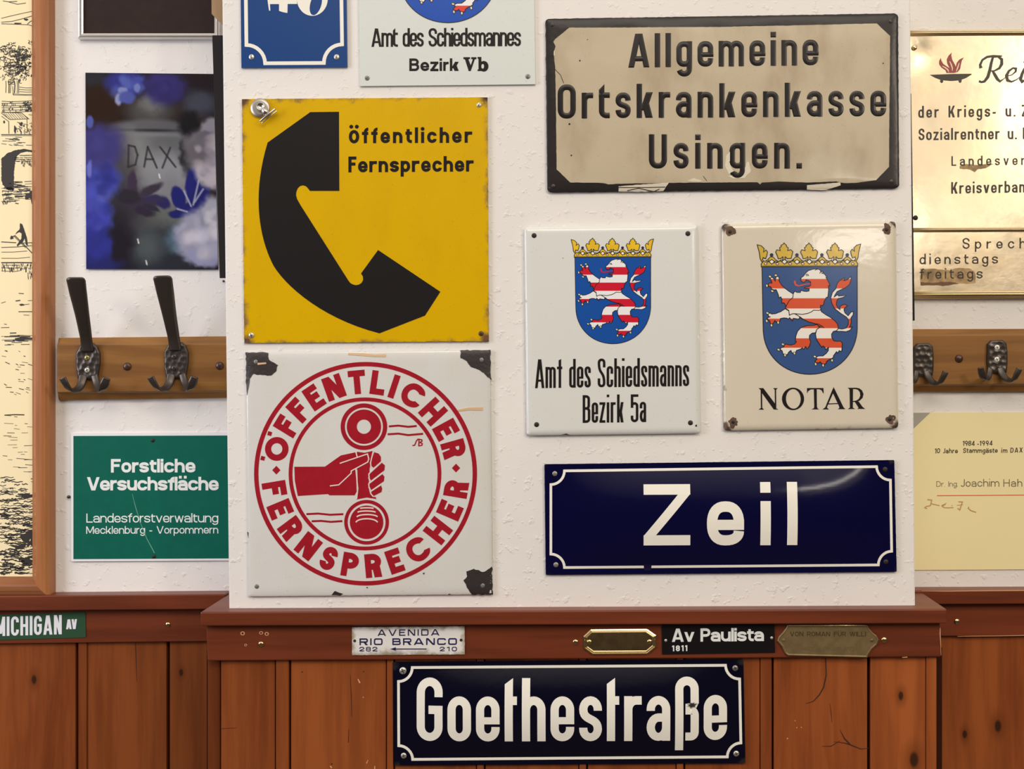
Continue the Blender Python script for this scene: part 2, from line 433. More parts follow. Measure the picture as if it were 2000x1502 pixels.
class Font:
    def __init__(s, H, X, t, w, W, sp, R=99, RC=99, As=None, De=None, ws=None, p=2.0, tst='plain', dot='sq', th=None, rw=.72, rnd=0.0):
        s.__dict__.update(H=H, X=X, t=t, w=w, W=W, sp=sp, R=R, RC=RC, As=As or H, De=De if De is not None else -(H - X) * .95, ws=ws or w * .7, p=p, tst=tst, dot=dot, th=th or t, rw=rw, rnd=rnd)

    def box(s, w, lo, hi, R):
        t = s.t; a = t / 2; b = w - t / 2; lo += t / 2; hi -= t / 2
        rx = min(R, (b - a) / 2); ry = min(R * 1.15, (hi - lo) / 2)
        return a, b, lo, hi, rx, ry
    def corners(s, a, b, lo, hi, rx, ry):
        p = s.p
        return (arc(b - rx, hi - ry, rx, ry, 0, 90, p=p), arc(a + rx, hi - ry, rx, ry, 90, 180, p=p), arc(a + rx, lo + ry, rx, ry, 180, 270, p=p), arc(b - rx, lo + ry, rx, ry, 270, 360, p=p))
    def cform(s, w, h, f0, f1, R):
        """open round form: from the lower right terminal round to the upper right terminal"""
        a, b, lo, hi, rx, ry = s.box(w, 0, h, R)
        TR, TL, BL, BR = s.corners(a, b, lo, hi, rx, ry)
        lowt = h * f0; hit = h * f1
        if lowt < lo + ry: r_ = max(.5, lowt - lo); BR = arc(b - rx, lo + r_, rx, r_, 270, 360, p=s.p)
        if hit > hi - ry: r_ = max(.5, hi - hit); TR = arc(b - rx, hi - r_, rx, r_, 0, 90, p=s.p)
        st = [(b, lowt)] if lowt > lo + ry else []
        en = [(b, hit)] if (hit is not None and hit < hi - ry) else []
        return st + BR[::-1] + BL[::-1] + TL[::-1] + TR[::-1] + en, (a, b, lo, hi, rx, ry)
    def sform(s, w, h, R):
        a, b, lo, hi, rx, ry = s.box(w, 0, h, 99)
        rx = (b - a) / 2; ry = min(R * 1.1, (hi - lo) * .27); cx = (a + b) / 2
        bot = arc(cx, lo + ry, rx, ry, 180, 360, 12, s.p); top = arc(cx, hi - ry, rx, ry, 180, 0, 12, s.p)
        q1 = lo + ry; q2 = hi - ry; k = (q2 - q1) * .62
        st = [(a, h * .31)] if h * .31 > lo + ry else []
        en = [(b, h * .69)] if h * .69 < hi - ry else []
        return st + bot + bez((b, q1), (b, q1 + k), (a, q2 - k), (a, q2))[1:-1] + top + en
    def glyph(s, c):
        t = s.t; H = s.H; X = s.X; w = s.w; W = s.W; As = s.As; De = s.De; R = s.R
        S = []; P = []
        def L(*pts, cl=False): S.append((list(pts), cl))
        def DG(x0, y0, x1, y1, tt): P.append([(x0, y0), (x0 + tt, y0), (x1 + tt, y1), (x1, y1)])
        dx = lambda dw, dh: t * math.hypot(dw, dh) / max(dh, 1e-6)
        um = None
        if c in 'ÖÜÄöüä': um = c; c = {'Ö': 'O', 'Ü': 'U', 'Ä': 'A', 'ö': 'o', 'ü': 'u', 'ä': 'a'}[c]
        a, b, lo, hi, rx, ry = s.box(w, 0, X, R)
        TR, TL, BL, BR = s.corners(a, b, lo, hi, rx, ry)
        A, B, LO, HI, RX, RY = s.box(W, 0, H, s.RC)
        cTR, cTL, cBL, cBR = s.corners(A, B, LO, HI, RX, RY)
        wd = w
        def dots(cx, y, sep):
            for q in (-1, 1):
                x = cx + q * sep
                if s.dot == 'sq': P.append([(x - t / 2, y), (x + t / 2, y), (x + t / 2, y + t), (x - t / 2, y + t)])
                else: P.append(ell(x, y + t * .6, t * .62, t * .62, 12))
        if c == 'l': L((a, 0), (a, As)); wd = t
        elif c == 'i':
            L((a, 0), (a, X)); wd = t
            if s.dot == 'sq': P.append([(0, As - t * 1.02), (t, As - t * 1.02), (t, As), (0, As)])
            else: P.append(ell(a, As - t * .5, t * .62, t * .62, 12))
        elif c in 'nhr':
            L((a, 0), (a, As if c == 'h' else X))
            if c == 'r':
                wd = w * s.rw; r2 = min(R, wd - t)
                L(*([(a, X * .5)] + arc(a + r2, hi - ry, r2, ry, 180, 90) + [(wd, hi)]))
            else: L(*([(a, hi - ry - t * .1)] + TL[::-1] + TR[::-1] + [(b, 0)]))
        elif c == 'm':
            wd = w * 1.78 - t * .5; L((a, 0), (a, X)); mid = wd / 2
            for x0, x1 in ((a, mid), (mid, wd - a)):
                r2 = min(R, (x1 - x0) / 2)
                L(*([(x0, hi - ry)] + arc(x0 + r2, hi - ry, r2, ry, 180, 90) + arc(x1 - r2, hi - ry, r2, ry, 90, 0) + [(x1, 0)]))
        elif c == 'u':
            L((b, 0), (b, X)); L(*([(a, X)] + BL + BR + [(b, lo + ry)]))
        elif c == 'o': L(*(TR + TL + BL + BR), cl=True)
        elif c == 'c': pts, _ = s.cform(w, X, .36, .64, R); L(*pts)
        elif c == 'e':
            pts, _ = s.cform(w, X, .33, .5, R); m = X * .47
            q = [(b, min(X * .33, max(lo + ry, X * .33)))] if X * .33 > lo + ry else []
            r_ = max(.5, min(ry, X * .33 - lo)); br = BR if q else arc(b - rx, lo + r_, rx, r_, 270, 360, p=s.p)
            L(*(q + br[::-1] + BL[::-1] + TL[::-1] + TR[::-1] + [(b, m)])); S.append(([(a, m), (b + t / 2, m)], False, s.th * .92))
        elif c == 's': L(*s.sform(w * .96, X, R)); wd = w * .96
        elif c == 'a':
            m = X * .53
            r_ = max(.5, min(ry, hi - X * .68)); tl = TL if X * .68 < hi - ry else arc(a + rx, hi - r_, rx, r_, 90, 180, p=s.p)
            L(*([(a, X * .68)] * (X * .68 < hi - ry) + tl[::-1] + TR[::-1] + [(b, 0)]))
            r2 = min(rx, (m - lo) / 2); r3 = (m - lo) / 2
            L(*([(b, m), (a + r2, m)] + arc(a + r2, m - r3, r2, r3, 90, 270, 12) + [(b - r2, lo)] + arc(b - r2, lo + r3, r2, r3, 270, 350, 5)))
        elif c in 'dbpqg':
            L(*(TR + TL + BL + BR), cl=True)
            if c == 'd': L((b, 0), (b, As))
            elif c == 'b': L((a, 0), (a, As))
            elif c == 'p': L((a, De), (a, X))
            elif c == 'q': L((b, De), (b, X))
            else:
                d0 = De + t / 2; r2 = min(rx, R); r3 = min(ry, (-De) * .85)
                L(*([(b, X)] + arc(b - r2, d0 + r3, r2, r3, 0, -90) + arc(a + r2, d0 + r3, r2, r3, 270, 200, 6)))
        elif c == 'k':
            L((a, 0), (a, As)); wd = w * 1.02; h2 = X * .40
            tt = dx(wd - t, X - h2); DG(t * .6, h2 * .72, wd - tt, X, tt)
            x0 = t * .6 + (wd - tt - t * .6) * .30; y0 = h2 * .72 + (X - h2 * .72) * .28
            tt2 = dx(wd - x0, y0); DG(wd - tt2, 0, x0, y0 + t * .35, tt2)
        elif c == 't':
            if s.tst == 'goethe':
                wd = w * .52; P.append([(0, 0), (t, 0), (t, As), (0, As - t * .7)]); L((a, X - t * .5), (wd, X - t * .5))
            elif s.tst == 'amt':
                wd = w * .82; x = wd * .55; P.append([(x - t / 2, 0), (x + t / 2, 0), (x + t / 2, As), (x - t / 2, As - t * .5)]); L((0, X - t * .45), (wd, X - t * .45))
            else:
                wd = w * .68; x = wd * .18 + t / 2; hh = As if s.tst == 'din' else X + (As - X) * .62
                if s.tst == 'din':
                    x = t / 2; P.append([(0, hh - t), (t, hh), (t, hh - t * 1.5), (0, hh - t * 1.5)]); hh -= t
                r2 = min(R, wd - x - 1e-3, X * .25); L(*([(x, hh), (x, lo + r2)] + arc(x + r2, lo + r2, r2, r2, 180, 270) + [(wd, lo)]))
                L((0, X - s.th * .5), (wd, X - s.th * .5))
        elif c == 'f':
            wd = w * .66; x = wd * .30 + t / 2 if s.tst != 'din' else t / 2 + wd * .2; r2 = min(R, wd - x - 1e-3, (As - X) * .9)
            L(*([(x, 0), (x, As - t / 2 - r2)] + arc(x + r2, As - t / 2 - r2, r2, r2, 180, 90) + [(wd, As - t / 2)])); L((0, X - s.th * .5), (wd, X - s.th * .5))
        elif c in 'vy':
            tt = dx(w / 2, X); wd = w * 1.04; DG(wd / 2 - tt / 2, 0, 0, X, tt); DG(wd / 2 - tt / 2, 0, wd - tt, X, tt)
        elif c == 'w':
            wd = w * 1.45; tt = dx(wd / 4, X)
            for q in (0, 1):
                x = q * (wd - tt) / 2; mx = x + (wd - tt) / 4; DG(mx, 0, x, X, tt); DG(mx, 0, x + (wd - tt) / 2, X, tt)
        elif c == 'x':
            tt = dx(w, X); DG(0, 0, w - tt, X, tt); DG(w - tt, 0, 0, X, tt)
        elif c == 'z':
            wd = w * .92; L((0, X - s.th / 2), (wd, X - s.th / 2)); L((0, s.th / 2), (wd, s.th / 2)); tt = dx(wd, X) * .95; DG(0, s.th * .5, wd - tt, X - s.th * .5, tt)
        elif c == 'ß':
            r2 = (b - a) / 2; As2 = As + t * .1; wd = w
            L(*([(a, De)] + [(a, As2 - t / 2 - r2)] + arc(a + r2, As2 - t / 2 - r2, r2, r2, 180, 0, 14) + [(b, X * .83)]))
            P.append([(b - t / 2, X * .84), (b + t / 2, X * .84), (b + t * .2, X * .73), (t * 1.25, X * .73), (t * 1.25, X * .82)])
            L(*([(t * 1.25, X * .68), (b - r2 * .3, X * .68)] + arc(b - r2 * .5, X * .68 - r2 * .7, r2 * .5, r2 * .7, 90, 0) + [(b, lo + r2 * .6)] + arc(b - r2 * .5, lo + r2 * .6, r2 * .5, r2 * .6, 0, -90) + [(t * 1.25, lo)]))
        # capitals
        elif c == 'A':
            wd = W * 1.16; tt = dx(wd / 2, H); top = tt * 1.25; DG(0, 0, wd / 2 - top / 2, H, tt); DG(wd - tt, 0, wd / 2 + top / 2 - tt, H, tt)
            y = H * .26; q = y / H * (wd / 2 - top / 2); S.append(([(q + t * .5, y), (wd - q - t * .5, y)], False, s.th))
        elif c == 'V':
            wd = W * 1.12; tt = dx(wd / 2, H); top = tt * 1.25; DG(wd / 2 - top / 2, 0, 0, H, tt); DG(wd / 2 + top / 2 - tt, 0, wd - tt, H, tt)
        elif c == 'W':
            wd = W * 1.5; tt = dx(wd / 4, H)
            for q in (0, 1):
                x = q * (wd - tt) / 2; mx = x + (wd - tt) / 4; DG(mx, 0, x, H, tt); DG(mx, 0, x + (wd - tt) / 2, H, tt)
        elif c == 'X':
            wd = W * 1.05; tt = dx(wd, H); DG(0, 0, wd - tt, H, tt); DG(wd - tt, 0, 0, H, tt)
        elif c == 'M':
            wd = W * 1.2; L((A, 0), (A, H)); L((wd - A, 0), (wd - A, H)); tt = dx(wd / 2, H); DG(wd / 2 - tt / 2, H * .12, 0, H, tt); DG(wd / 2 - tt / 2, H * .12, wd - tt, H, tt)
        elif c == 'N':
            wd = W; tt = dx(wd, H) * 1.0; L((A, 0), (A, H)); L((B, 0), (B, H)); DG(W - tt, 0, 0, H, tt)
        elif c == 'Z':
            wd = W; L((0, H - s.th / 2), (W, H - s.th / 2)); L((0, s.th / 2), (W, s.th / 2)); tt = dx(W - t, H) * .98; DG(0, s.th * .9, W - tt, H - s.th * .9, tt)
        elif c == 'I': L((A, 0), (A, H)); wd = t
        elif c == 'L': wd = W * .85; L((A, 0), (A, H)); L((0, s.th / 2), (wd, s.th / 2))
        elif c == 'T': wd = W * .92; L((wd / 2, 0), (wd / 2, H)); L((0, H - s.th / 2), (wd, H - s.th / 2))
        elif c in 'EF':
            wd = W * .86; L((A, 0), (A, H)); L((0, H - s.th / 2), (wd, H - s.th / 2)); m = H * .53; L((A, m), (wd * .88, m))
            if c == 'E': L((0, s.th / 2), (wd, s.th / 2))
        elif c == 'H': wd = W; L((A, 0), (A, H)); L((B, 0), (B, H)); L((A, H * .51), (B, H * .51))
        elif c == 'J': wd = W * .7; r2 = wd / 2 - t / 2; L(*([(wd - t / 2, H)] + arc(wd / 2, LO + r2, r2, r2, 0, -160, 10)))
        elif c == 'K':
            wd = W * 1.05; L((A, 0), (A, H)); tt = dx(wd - t, H * .6); DG(t * .6, H * .33, wd - tt, H, tt)
            x0 = t * .6 + (wd - tt - t * .6) * .28; y0 = H * .33 + H * .67 * .28; tt2 = dx(wd - x0, y0); DG(wd - tt2, 0, x0, y0 + t * .4, tt2)
        elif c == 'U': wd = W; L(*([(A, H)] + cBL + cBR + [(B, H)]))
        elif c in 'O0':
            wd = W
            L(*(cTR + cTL + cBL + cBR), cl=True)
        elif c == 'C': wd = W; pts, _ = s.cform(W, H, .31, .69, s.RC); L(*pts)
        elif c == 'G':
            wd = W; pts, _ = s.cform(W, H, .46, .70, s.RC); L(*pts); y = H * .50
            L((B, H * .3), (B, y)); L((W * .46, y), (W, y))
        elif c == 'S': wd = W * .97; L(*s.sform(wd, H, s.RC))
        elif c == 'D':
            wd = W; L((A, 0), (A, H)); L(*([(A, LO)] + cBR + cTR + [(A, HI)]))
        elif c in 'PRB':
            wd = W * .96; bb = wd - t / 2; m = H * (.52 if c == 'B' else .46); r2 = min(s.RC, (HI - m) / 2); r1 = min(s.RC, bb - A, r2 * 1.2)
            L((A, 0), (A, H)); b1 = bb - (W * .04 if c == 'B' else 0)
            L(*([(A, m)] + arc(b1 - r1, m + r2, r1, r2, -90, 0, p=s.p) + arc(b1 - r1, HI - r2, r1, r2, 0, 90, p=s.p) + [(A, HI)]))
            if c == 'B':
                r2 = min(s.RC, (m - LO) / 2); L(*([(A, LO)] + arc(bb - r1, LO + r2, r1, r2, -90, 0, p=s.p) + arc(bb - r1, m - r2, r1, r2, 0, 90, p=s.p) + [(A, m)]))
            if c == 'R': tt = dx(wd * .5, m); DG(wd - tt, 0, wd * .42, m + t * .2, tt); 
        # figures and marks
        elif c == '1': wd = W * .5; L((wd - t / 2, 0), (wd - t / 2, H)); P.append([(wd - t, H), (wd - t, H - t * 1.1), (0, H * .70), (0, H * .70 + t)])
        elif c == '2':
            wd = W * .95; r2 = wd / 2 - t / 2; r3 = min(H * .28, r2 * 1.4)
            L(*([(t / 2, H * .72)] + arc(wd / 2, HI - r3, r2, r3, 175, 0, 12, s.p) + [(wd - t / 2, H * .60), (t * .6, s.th * .8)])); L((0, s.th / 2), (wd, s.th / 2))
        elif c == '4': wd = W; x = W * .7; L((x, 0), (x, H)); L((0, H * .27), (W, H * .27)); tt = t * 1.1; DG(0, H * .27, x - t * .6, H, tt)
        elif c == '5':
            wd = W * .95; bb = wd - t / 2; r2 = min(s.RC, (bb - A) / 2); yy = H * .68
            L((A, H * .52), (A, H)); L((0, H - s.th / 2), (wd, H - s.th / 2))
            L(*([(A, H * .52), (A, yy - r2 * .6)] + arc(A + r2, yy - r2, r2, r2, 150, 90, 4) + arc(bb - r2, yy - r2, r2, r2, 90, 0) + arc(bb - r2, LO + r2, r2, r2, 0, -90) + arc(A + r2, LO + r2, r2, r2, -90, -180) + [(A, H * .24)] * (H * .24 > LO + r2)))
        elif c in '89':
            wd = W * .95; aa = t / 2; bb = wd - t / 2; m = H * (.52 if c == '8' else .42); r1 = min(s.RC, (bb - aa) / 2); r2 = min(s.RC, (HI - m) / 2)
            TRl = arc(bb - r1, HI - r2, r1, r2, 0, 90, p=s.p); L(*(TRl + arc(aa + r1, HI - r2, r1, r2, 90, 180, p=s.p) + arc(aa + r1, m + r2, r1, r2, 180, 270, p=s.p) + arc(bb - r1, m + r2, r1, r2, 270, 360, p=s.p)), cl=True)
            if c == '8':
                r2 = min(s.RC, (m - LO) / 2); L(*(arc(bb - r1, m - r2, r1, r2, 0, 90, p=s.p) + arc(aa + r1, m - r2, r1, r2, 90, 180, p=s.p) + arc(aa + r1, LO + r2, r1, r2, 180, 270, p=s.p) + arc(bb - r1, LO + r2, r1, r2, 270, 360, p=s.p)), cl=True)
            else: L((bb, m + r2), (bb - wd * .25, 0))
        elif c == '.': wd = t; P.append([(0, 0), (t, 0), (t, t), (0, t)])
        elif c == '-': wd = w * .55; L((0, X * .48), (wd, X * .48))
        elif c == ' ': wd = s.ws
        else: raise ValueError(c)
        if um:
            if um == 'Ö' and s.H > 42 and s.W > 44:
                for q in (-1, 1): x = wd / 2 + q * 25; y = H * .96; P.append([(x - 4, y - 4), (x + 4, y - 4), (x + 4, y + 4), (x - 4, y + 4)])
            elif um in 'ÖÜÄ': dots(wd / 2, H + t * (.45 if um == 'Ö' else .5), wd * .27)
            else: dots(wd / 2, X + t * .55, wd * .25)
        return S, P, wd

def text(mb, sh, s, f, x0, x1, yl, yr, e=.0003, mi=0, jit=0.0, slant=0.0, cap=False, e0=0.0):
    """set a line of text so that it fills x0..x1 (pixels) on a baseline from (x0,yl) to (x1,yr)"""
    gl = [(f.glyph(c), c) for c in s]
    tot = sum(g[2] for g, c in gl); n = len(gl) - 1
    gap = (x1 - x0 - tot) / n if n else 0
    x = x0
    for (S, P, wd), c in gl:
        r = random.uniform(-jit, jit)
        def T(p):
            q = (x + p[0] + p[1] * slant, p[1] + r * .4)
            return (q[0], yl + (yr - yl) * (q[0] - x0) / max(1e-6, x1 - x0) - q[1])
        for it in S:
            w = it[2] if len(it) > 2 else f.t
            stroke(mb, sh, [T(p) for p in it[0]], w, it[1], e, mi, e0, f.rnd, cap)
        for p in P: poly(mb, sh, [T(q) for q in p], e, mi=mi, e0=e0) if not f.rnd else emb(mb, sh, [T(q) for q in p], e, f.rnd, mi)
        x += wd + gap
def emb(mb, sh, pts, e, rnd, mi):
    """embossed convex polygon: raised plateau with sloping sides"""
    c = (sum(p[0] for p in pts) / len(pts), sum(p[1] for p in pts) / len(pts))
    n = len(pts); A = sum(pts[i][0] * pts[(i + 1) % n][1] - pts[(i + 1) % n][0] * pts[i][1] for i in range(n))
    if A < 0: pts = pts[::-1]
    rings = []
    for ins, dz in ((0, -rnd), (.9, -rnd * .45), (2.4, -rnd * .08)):
        q = []
        for i in range(n):
            a, p, b = Vector(pts[i - 1]), Vector(pts[i]), Vector(pts[(i + 1) % n])
            d0 = (p - a).normalized(); d1 = (b - p).normalized(); n0 = Vector((-d0.y, d0.x)); n1 = Vector((-d1.y, d1.x))
            m = (n0 + n1); m = m / max(.5, m.dot(n0)); z = p + m * ins; q.append(sh.pt(z.x, z.y, e + dz))
        rings.append(q)
    vs = sum(rings, []); fs = [(k * n + i, k * n + (i + 1) % n, (k + 1) * n + (i + 1) % n, (k + 1) * n + i) for k in range(2) for i in range(n)]
    fs.append(tuple(2 * n + i for i in range(n)))
    mb.add(vs, fs, mi, False)
    mb.add([sh.pt(p[0], p[1], e - rnd) for p in pts] + [sh.pt(p[0], p[1], 0) for p in pts], [(i, (i + 1) % n, n + (i + 1) % n, n + i) for i in range(n)], mi)
# ------------------------------------------------------------------ colours
BLACKISH = C(38, 32, 30)
WALLC = (.83, .81, .79, 1)
M_wall = plaster('white_plaster', WALLC)
def pxk(px, py, y=-.03):
    v = PX(px, py, y); return v.x, v.z
KN = [(*pxk(1766, 1366), .0045), (*pxk(1792, 1492), .008), (*pxk(1886, 1436, .13), .0045), (*pxk(1951, 1420, .13), .0065), (*pxk(64, 1329, .13), .005), (*pxk(352, 1315, .13), .004)]
WA, WD_ = C(142, 74, 34), C(106, 50, 22)
M_board = wood('varnished_pine_board', WA, WD_, 'Z', .33, KN)
M_rail = wood('varnished_pine_rail', C(116, 54, 30), C(90, 39, 20), 'X', .36)
M_rack = wood('waxed_pine_rack', C(150, 104, 52), C(112, 72, 34), 'X', .36)
M_frame = wood('picture_frame_wood', C(196, 130, 80), C(168, 100, 56), 'Z', .3)
M_frameX = wood('picture_frame_wood_across', C(160, 100, 62), C(130, 76, 42), 'X', .3)
M_gap = plain('dark_joint', C(52, 22, 10), .8, spec=.1)
M_brass = plain('brass', (.80, .60, .30, 1), .22, 1.0)
M_steel = plain('steel', (.62, .60, .56, 1), .28, 1.0)
M_zinc = plain('zinc_screw', (.66, .64, .58, 1), .4, .7)
M_dark = plain('dark_slot', (.012, .010, .009, 1), .6)
M_iron = plain('hammered_iron', (.075, .062, .054, 1), .32, .6, bmp=.3, bscale=90)
M_hole = plain('screw_hole', (.02, .016, .014, 1), .8)

# ------------------------------------------------------------------ the setting
def struct(name, mb, mats, bevel=0):
    return tag(mb.build(name, mats, None, None, bevel), kind='structure')
def prism(mb, pts, yf, yb, tint=None, ysrc=None):
    """polygon in pixels at depth ysrc (default the front), extruded from yf back to yb"""
    if tint is not None: mb.tint = tint
    ys = yf if ysrc is None else ysrc
    w = [PX(x, y, ys) for x, y in pts]; n = len(pts)
    vs = [(v.x, yf, v.z) for v in w] + [(v.x, yb, v.z) for v in w]
    fs = [tuple(range(n)), tuple(range(n, 2 * n))[::-1]] + [(i, (i + 1) % n, n + (i + 1) % n, n + i) for i in range(n)]
    mb.add(vs, fs)

# pillar: plastered block standing forward of the back wall
m = MB(); prism(m, [(433, -60), (1777.5, -60), (1788, 1215), (447.5, 1215)], 0, WB + .01)
wall_pillar = struct('wall_pillar', m, M_wall, .0022)
m = MB(); prism(m, [(-900, -420), (2700, -420), (2700, 1205), (-900, 1205)], WB, WB + .05)
struct('wall_back', m, M_wall)

# cap rails
m = MB()
yc = -.031
prism(m, [(391, 1195.5), (1849.5, 1189.5), (1850, 1218), (392, 1223)], yc, WB - .012, .48)
cap_pillar = struct('trim_1', m, M_rail, .0022)
m = MB(); prism(m, [(-900, 1172), (440, 1160.5), (440, 1190), (-900, 1200)], WB - .034, WB + .02, .45); cap_left = struct('trim_2', m, M_rail, .0018)
m = MB(); prism(m, [(1760, 1153.5), (2700, 1150), (2700, 1176), (1760, 1181)], WB - .034, WB + .02, .58); cap_right = struct('trim_3', m, M_rail, .0018)
# friezes under the caps
m = MB(); prism(m, [(402, 1219), (1836, 1214), (1838.5, 1283.5), (404.5, 1291)], -.018, .02, .52); frieze_pillar = struct('trim_4', m, M_rail, .0022)
m = MB(); prism(m, [(-900, 1192), (470, 1186), (470, 1252), (-900, 1268)], WB - .018, WB, .42); frieze_left = struct('trim_5', m, M_rail, .0014)
m = MB(); prism(m, [(1750, 1176), (2700, 1172), (2700, 1240), (1750, 1243)], WB - .018, WB, .66); frieze_right = struct('trim_6', m, M_rail, .0014)

def boards(name, lst, yf, yb, top, bottom=1600, ygap=.006, x0=None, x1=None):
    m = MB(); mg = []
    for (xa, xb, tint, dy) in lst:
        prism(m, [(xa, top(xa)), (xb, top(xb)), (xb, bottom), (xa, bottom)], yf + dy, yb, tint)
    o = struct(name, m, M_board, .0013)
    return o
topP = lambda x: 1283 - (x - 400) * .0052
pan_pillar = boards('wall_panelling_pillar', [(405.5, 430, .05, .008), (431.5, 537, .50, 0), (538.5, 564, .55, -.0025), (568, 754, .66, 0), (755.5, 768, .72, -.0025), (771, 930, .6, 0), (931.5, 945, .6, -.0025), (948, 1130, .6, 0), (1131.5, 1145, .6, -.0025),
        (1148, 1320, .62, 0), (1321.5, 1335, .6, -.0025), (1338, 1484, .80, 0), (1485.5, 1507.5, .78, -.002), (1511, 1694, 1.05, 0), (1700, 1808, 1.12, 0), (1809.5, 1829.5, 1.2, -.0025)], -.009, .012, topP)
topL = lambda x: 1255 - x * .008
pan_left = boards('wall_panelling_left', [(-560, -190, .5, 0), (-186, -168, .5, -.002), (-165, 147.5, .55, 0), (152.5, 169.5, .36, -.0025), (170.5, 325.5, .20, 0), (331.5, 405, .06, 0), (407, 424, -.02, .0)], WB - .010, WB + .01, topL)
pan_right = boards('wall_panelling_right', [(1752, 2140, 1.0, 0), (2144, 2160, .8, -.002), (2164, 2500, .8, 0)], WB - .010, WB + .01, lambda x: 1238)
m = MB(); prism(m, [(404, 1270), (1840, 1265), (1840, 1600), (404, 1600)], .004, WB + .012, .2); struct('wall_panelling_backing', m, M_gap)
m = MB(); prism(m, [(-900, 1230), (2700, 1215), (2700, 1620), (-900, 1620)], WB + .0, WB + .05, .2); struct('wall_panelling_base', m, M_gap)

def screw(par, px, py, y, r, mat, slot='cross', name='screw', dome=.45, ang=.4, label=None, sub=None):
    """round-headed screw, r in pixels, seated on depth y"""
    k = k_(y); R = r * k; c = PX(px, py, y); m = MB(); vs = []; n = 18; rings = 5
    for i in range(rings + 1):
        a = math.pi / 2 * i / rings
        for j in range(n):
            t = 2 * math.pi * j / n
            vs.append((c.x + R * math.cos(a) * math.cos(t), y - R * dome * math.sin(a) - .0002, c.z + R * math.cos(a) * math.sin(t)))
        if i == rings: pass
    vs += [(c.x + R * math.cos(2 * math.pi * j / n), y + .0012, c.z + R * math.sin(2 * math.pi * j / n)) for j in range(n)]
    fs = [(i * n + j, i * n + (j + 1) % n, (i + 1) * n + (j + 1) % n, (i + 1) * n + j) for i in range(rings) for j in range(n)]
    b0 = (rings + 1) * n; fs += [(j, b0 + j, b0 + (j + 1) % n, (j + 1) % n) for j in range(n)]
    m.add(vs, fs, 0, True)
    def bar(th):
        q = [(-.8, -.11), (.8, -.11), (.8, .11), (-.8, .11)]
        cs, sn = math.cos(th), math.sin(th); P = []
        for (u, v) in q: P.append((c.x + R * .85 * (u * cs - v * sn), c.z + R * .85 * (u * sn + v * cs)))
        yt = y - R * dome * 1.0 - .0004; yb_ = y
        m.add([(x, yt, z) for x, z in P] + [(x, yb_, z) for x, z in P], [(0, 1, 2, 3), (0, 4, 5, 1), (1, 5, 6, 2), (2, 6, 7, 3), (3, 7, 4, 0)], 1)
    if slot:
        bar(ang)
        if slot == 'cross': bar(ang + math.pi / 2)
    o = m.build(name, [mat, M_dark], par)
    if label: o['label'] = label
    return o
def hole(par, px, py, y, r, name='screw_hole', mat=None):
    m = MB(); sh = Sheet(y); poly(m, sh, ell(px, py, r, r, 16), .0004, e0=-.0006); return m.build(name, mat or M_hole, par)

M_crk = plain('wood_crack', C(52, 22, 12), .7); M_scuf = plain('pale_scuff', C(206, 150, 104), .7)
Zb = lambda x, y: (1420 + x / 3.448, 1280 + y / 3.448)
def mark(par, y, name, mat, pts, w): 
    m = MB(); stroke(m, Sheet(y), pts, w, e=.0003, e0=-.0005); m.build(name, mat, par)
for pts, w in (([(663, 20), (668, 130), (650, 215), (622, 265), (580, 310), (530, 325)], [2, 2.2, 2.4, 2.2, 1.6, .6]), ([(692, 325), (700, 390), (706, 450)], [.5, 1.1, .5]), ([(640, 612), (700, 612), (760, 575)], [.8, 1.4, .6]), ([(720, 582), (790, 590), (835, 604), (900, 630), (955, 625)], [.6, 1.6, 2.2, 1.6, .6]), ([(760, 500), (790, 560), (828, 600)], [.5, 2.4, 3.0])):
    mark(pan_pillar, -.009, 'wood_crack', M_crk, [Zb(*p) for p in pts], w)
mark(pan_pillar, -.009, 'wood_crack', M_crk, [(684, 1318), (686, 1360), (687, 1400)], [.5, 1.3, .5]); mark(pan_pillar, -.009, 'wood_crack', M_crk, [(681, 1424), (680.5, 1450)], [.6, 1.1]); mark(pan_pillar, -.009, 'wood_crack', M_crk, [(433, 1423), (462, 1421.5)], [1, .4])
mark(pan_left, WB - .010, 'wood_crack', M_crk, [(264.5, 1256), (266, 1300), (267.5, 1332)], [1.5, 1.2, .4])
for pts, w in (([(699, 1326), (703, 1334)], [1.5, 3]), ([(709, 1361), (710, 1363)], [1.6, 1.6]), ([(645, 1496), (648, 1500)], [2, 2.5]), ([(716, 1491), (719, 1484)], [2, .8]), ([(732, 1496), (732, 1503)], [1.6, 2]), ([(1553, 1407), (1553, 1408.6)], [1.8, 1.8]), ([(1556, 1420.5), (1556.6, 1422)], [2, 2]), ([(1565, 1420), (1565.5, 1421.4)], [1.8, 1.8]), ([(1537, 1442), (1539, 1443)], [2.4, 2.4])):
    mark(pan_pillar, -.009, 'pale_scuff', M_scuf, pts, w)
for x, y in ((590, 1312.5), (710, 1311.5), (648, 1492)): mark(pan_pillar, -.009, 'nail_hole', M_hole, [(x, y - 1.2), (x, y + 1.2)], 2.4)
for pts, w in (([(1990, 1275), (1985, 1420), (1991, 1500)], [.6, .8, .6]),): pass
mark(frieze_pillar, -.018, 'pale_scuff', M_scuf, [(1836.3, 1226), (1836, 1238), (1837.4, 1262), (1838, 1280)], [1.2, 1.6, .8, .5]); mark(frieze_pillar, -.018, 'pale_scuff', M_scuf, [(1762, 1284.2), (1772, 1283.4)], [.8, 1.4])
mark(frieze_right, WB - .018, 'pale_scuff', M_scuf, [(1870, 1243), (1900, 1242.4), (1950, 1242), (2010, 1240.8)], [.5, 1, 1, 1.3]); mark(cap_right, WB - .034, 'pale_scuff', M_scuf, [(1800, 1154.2), (1850, 1154.6), (1920, 1153.8), (2010, 1153.2)], [.5, 1.6, 1.8, 1.6])
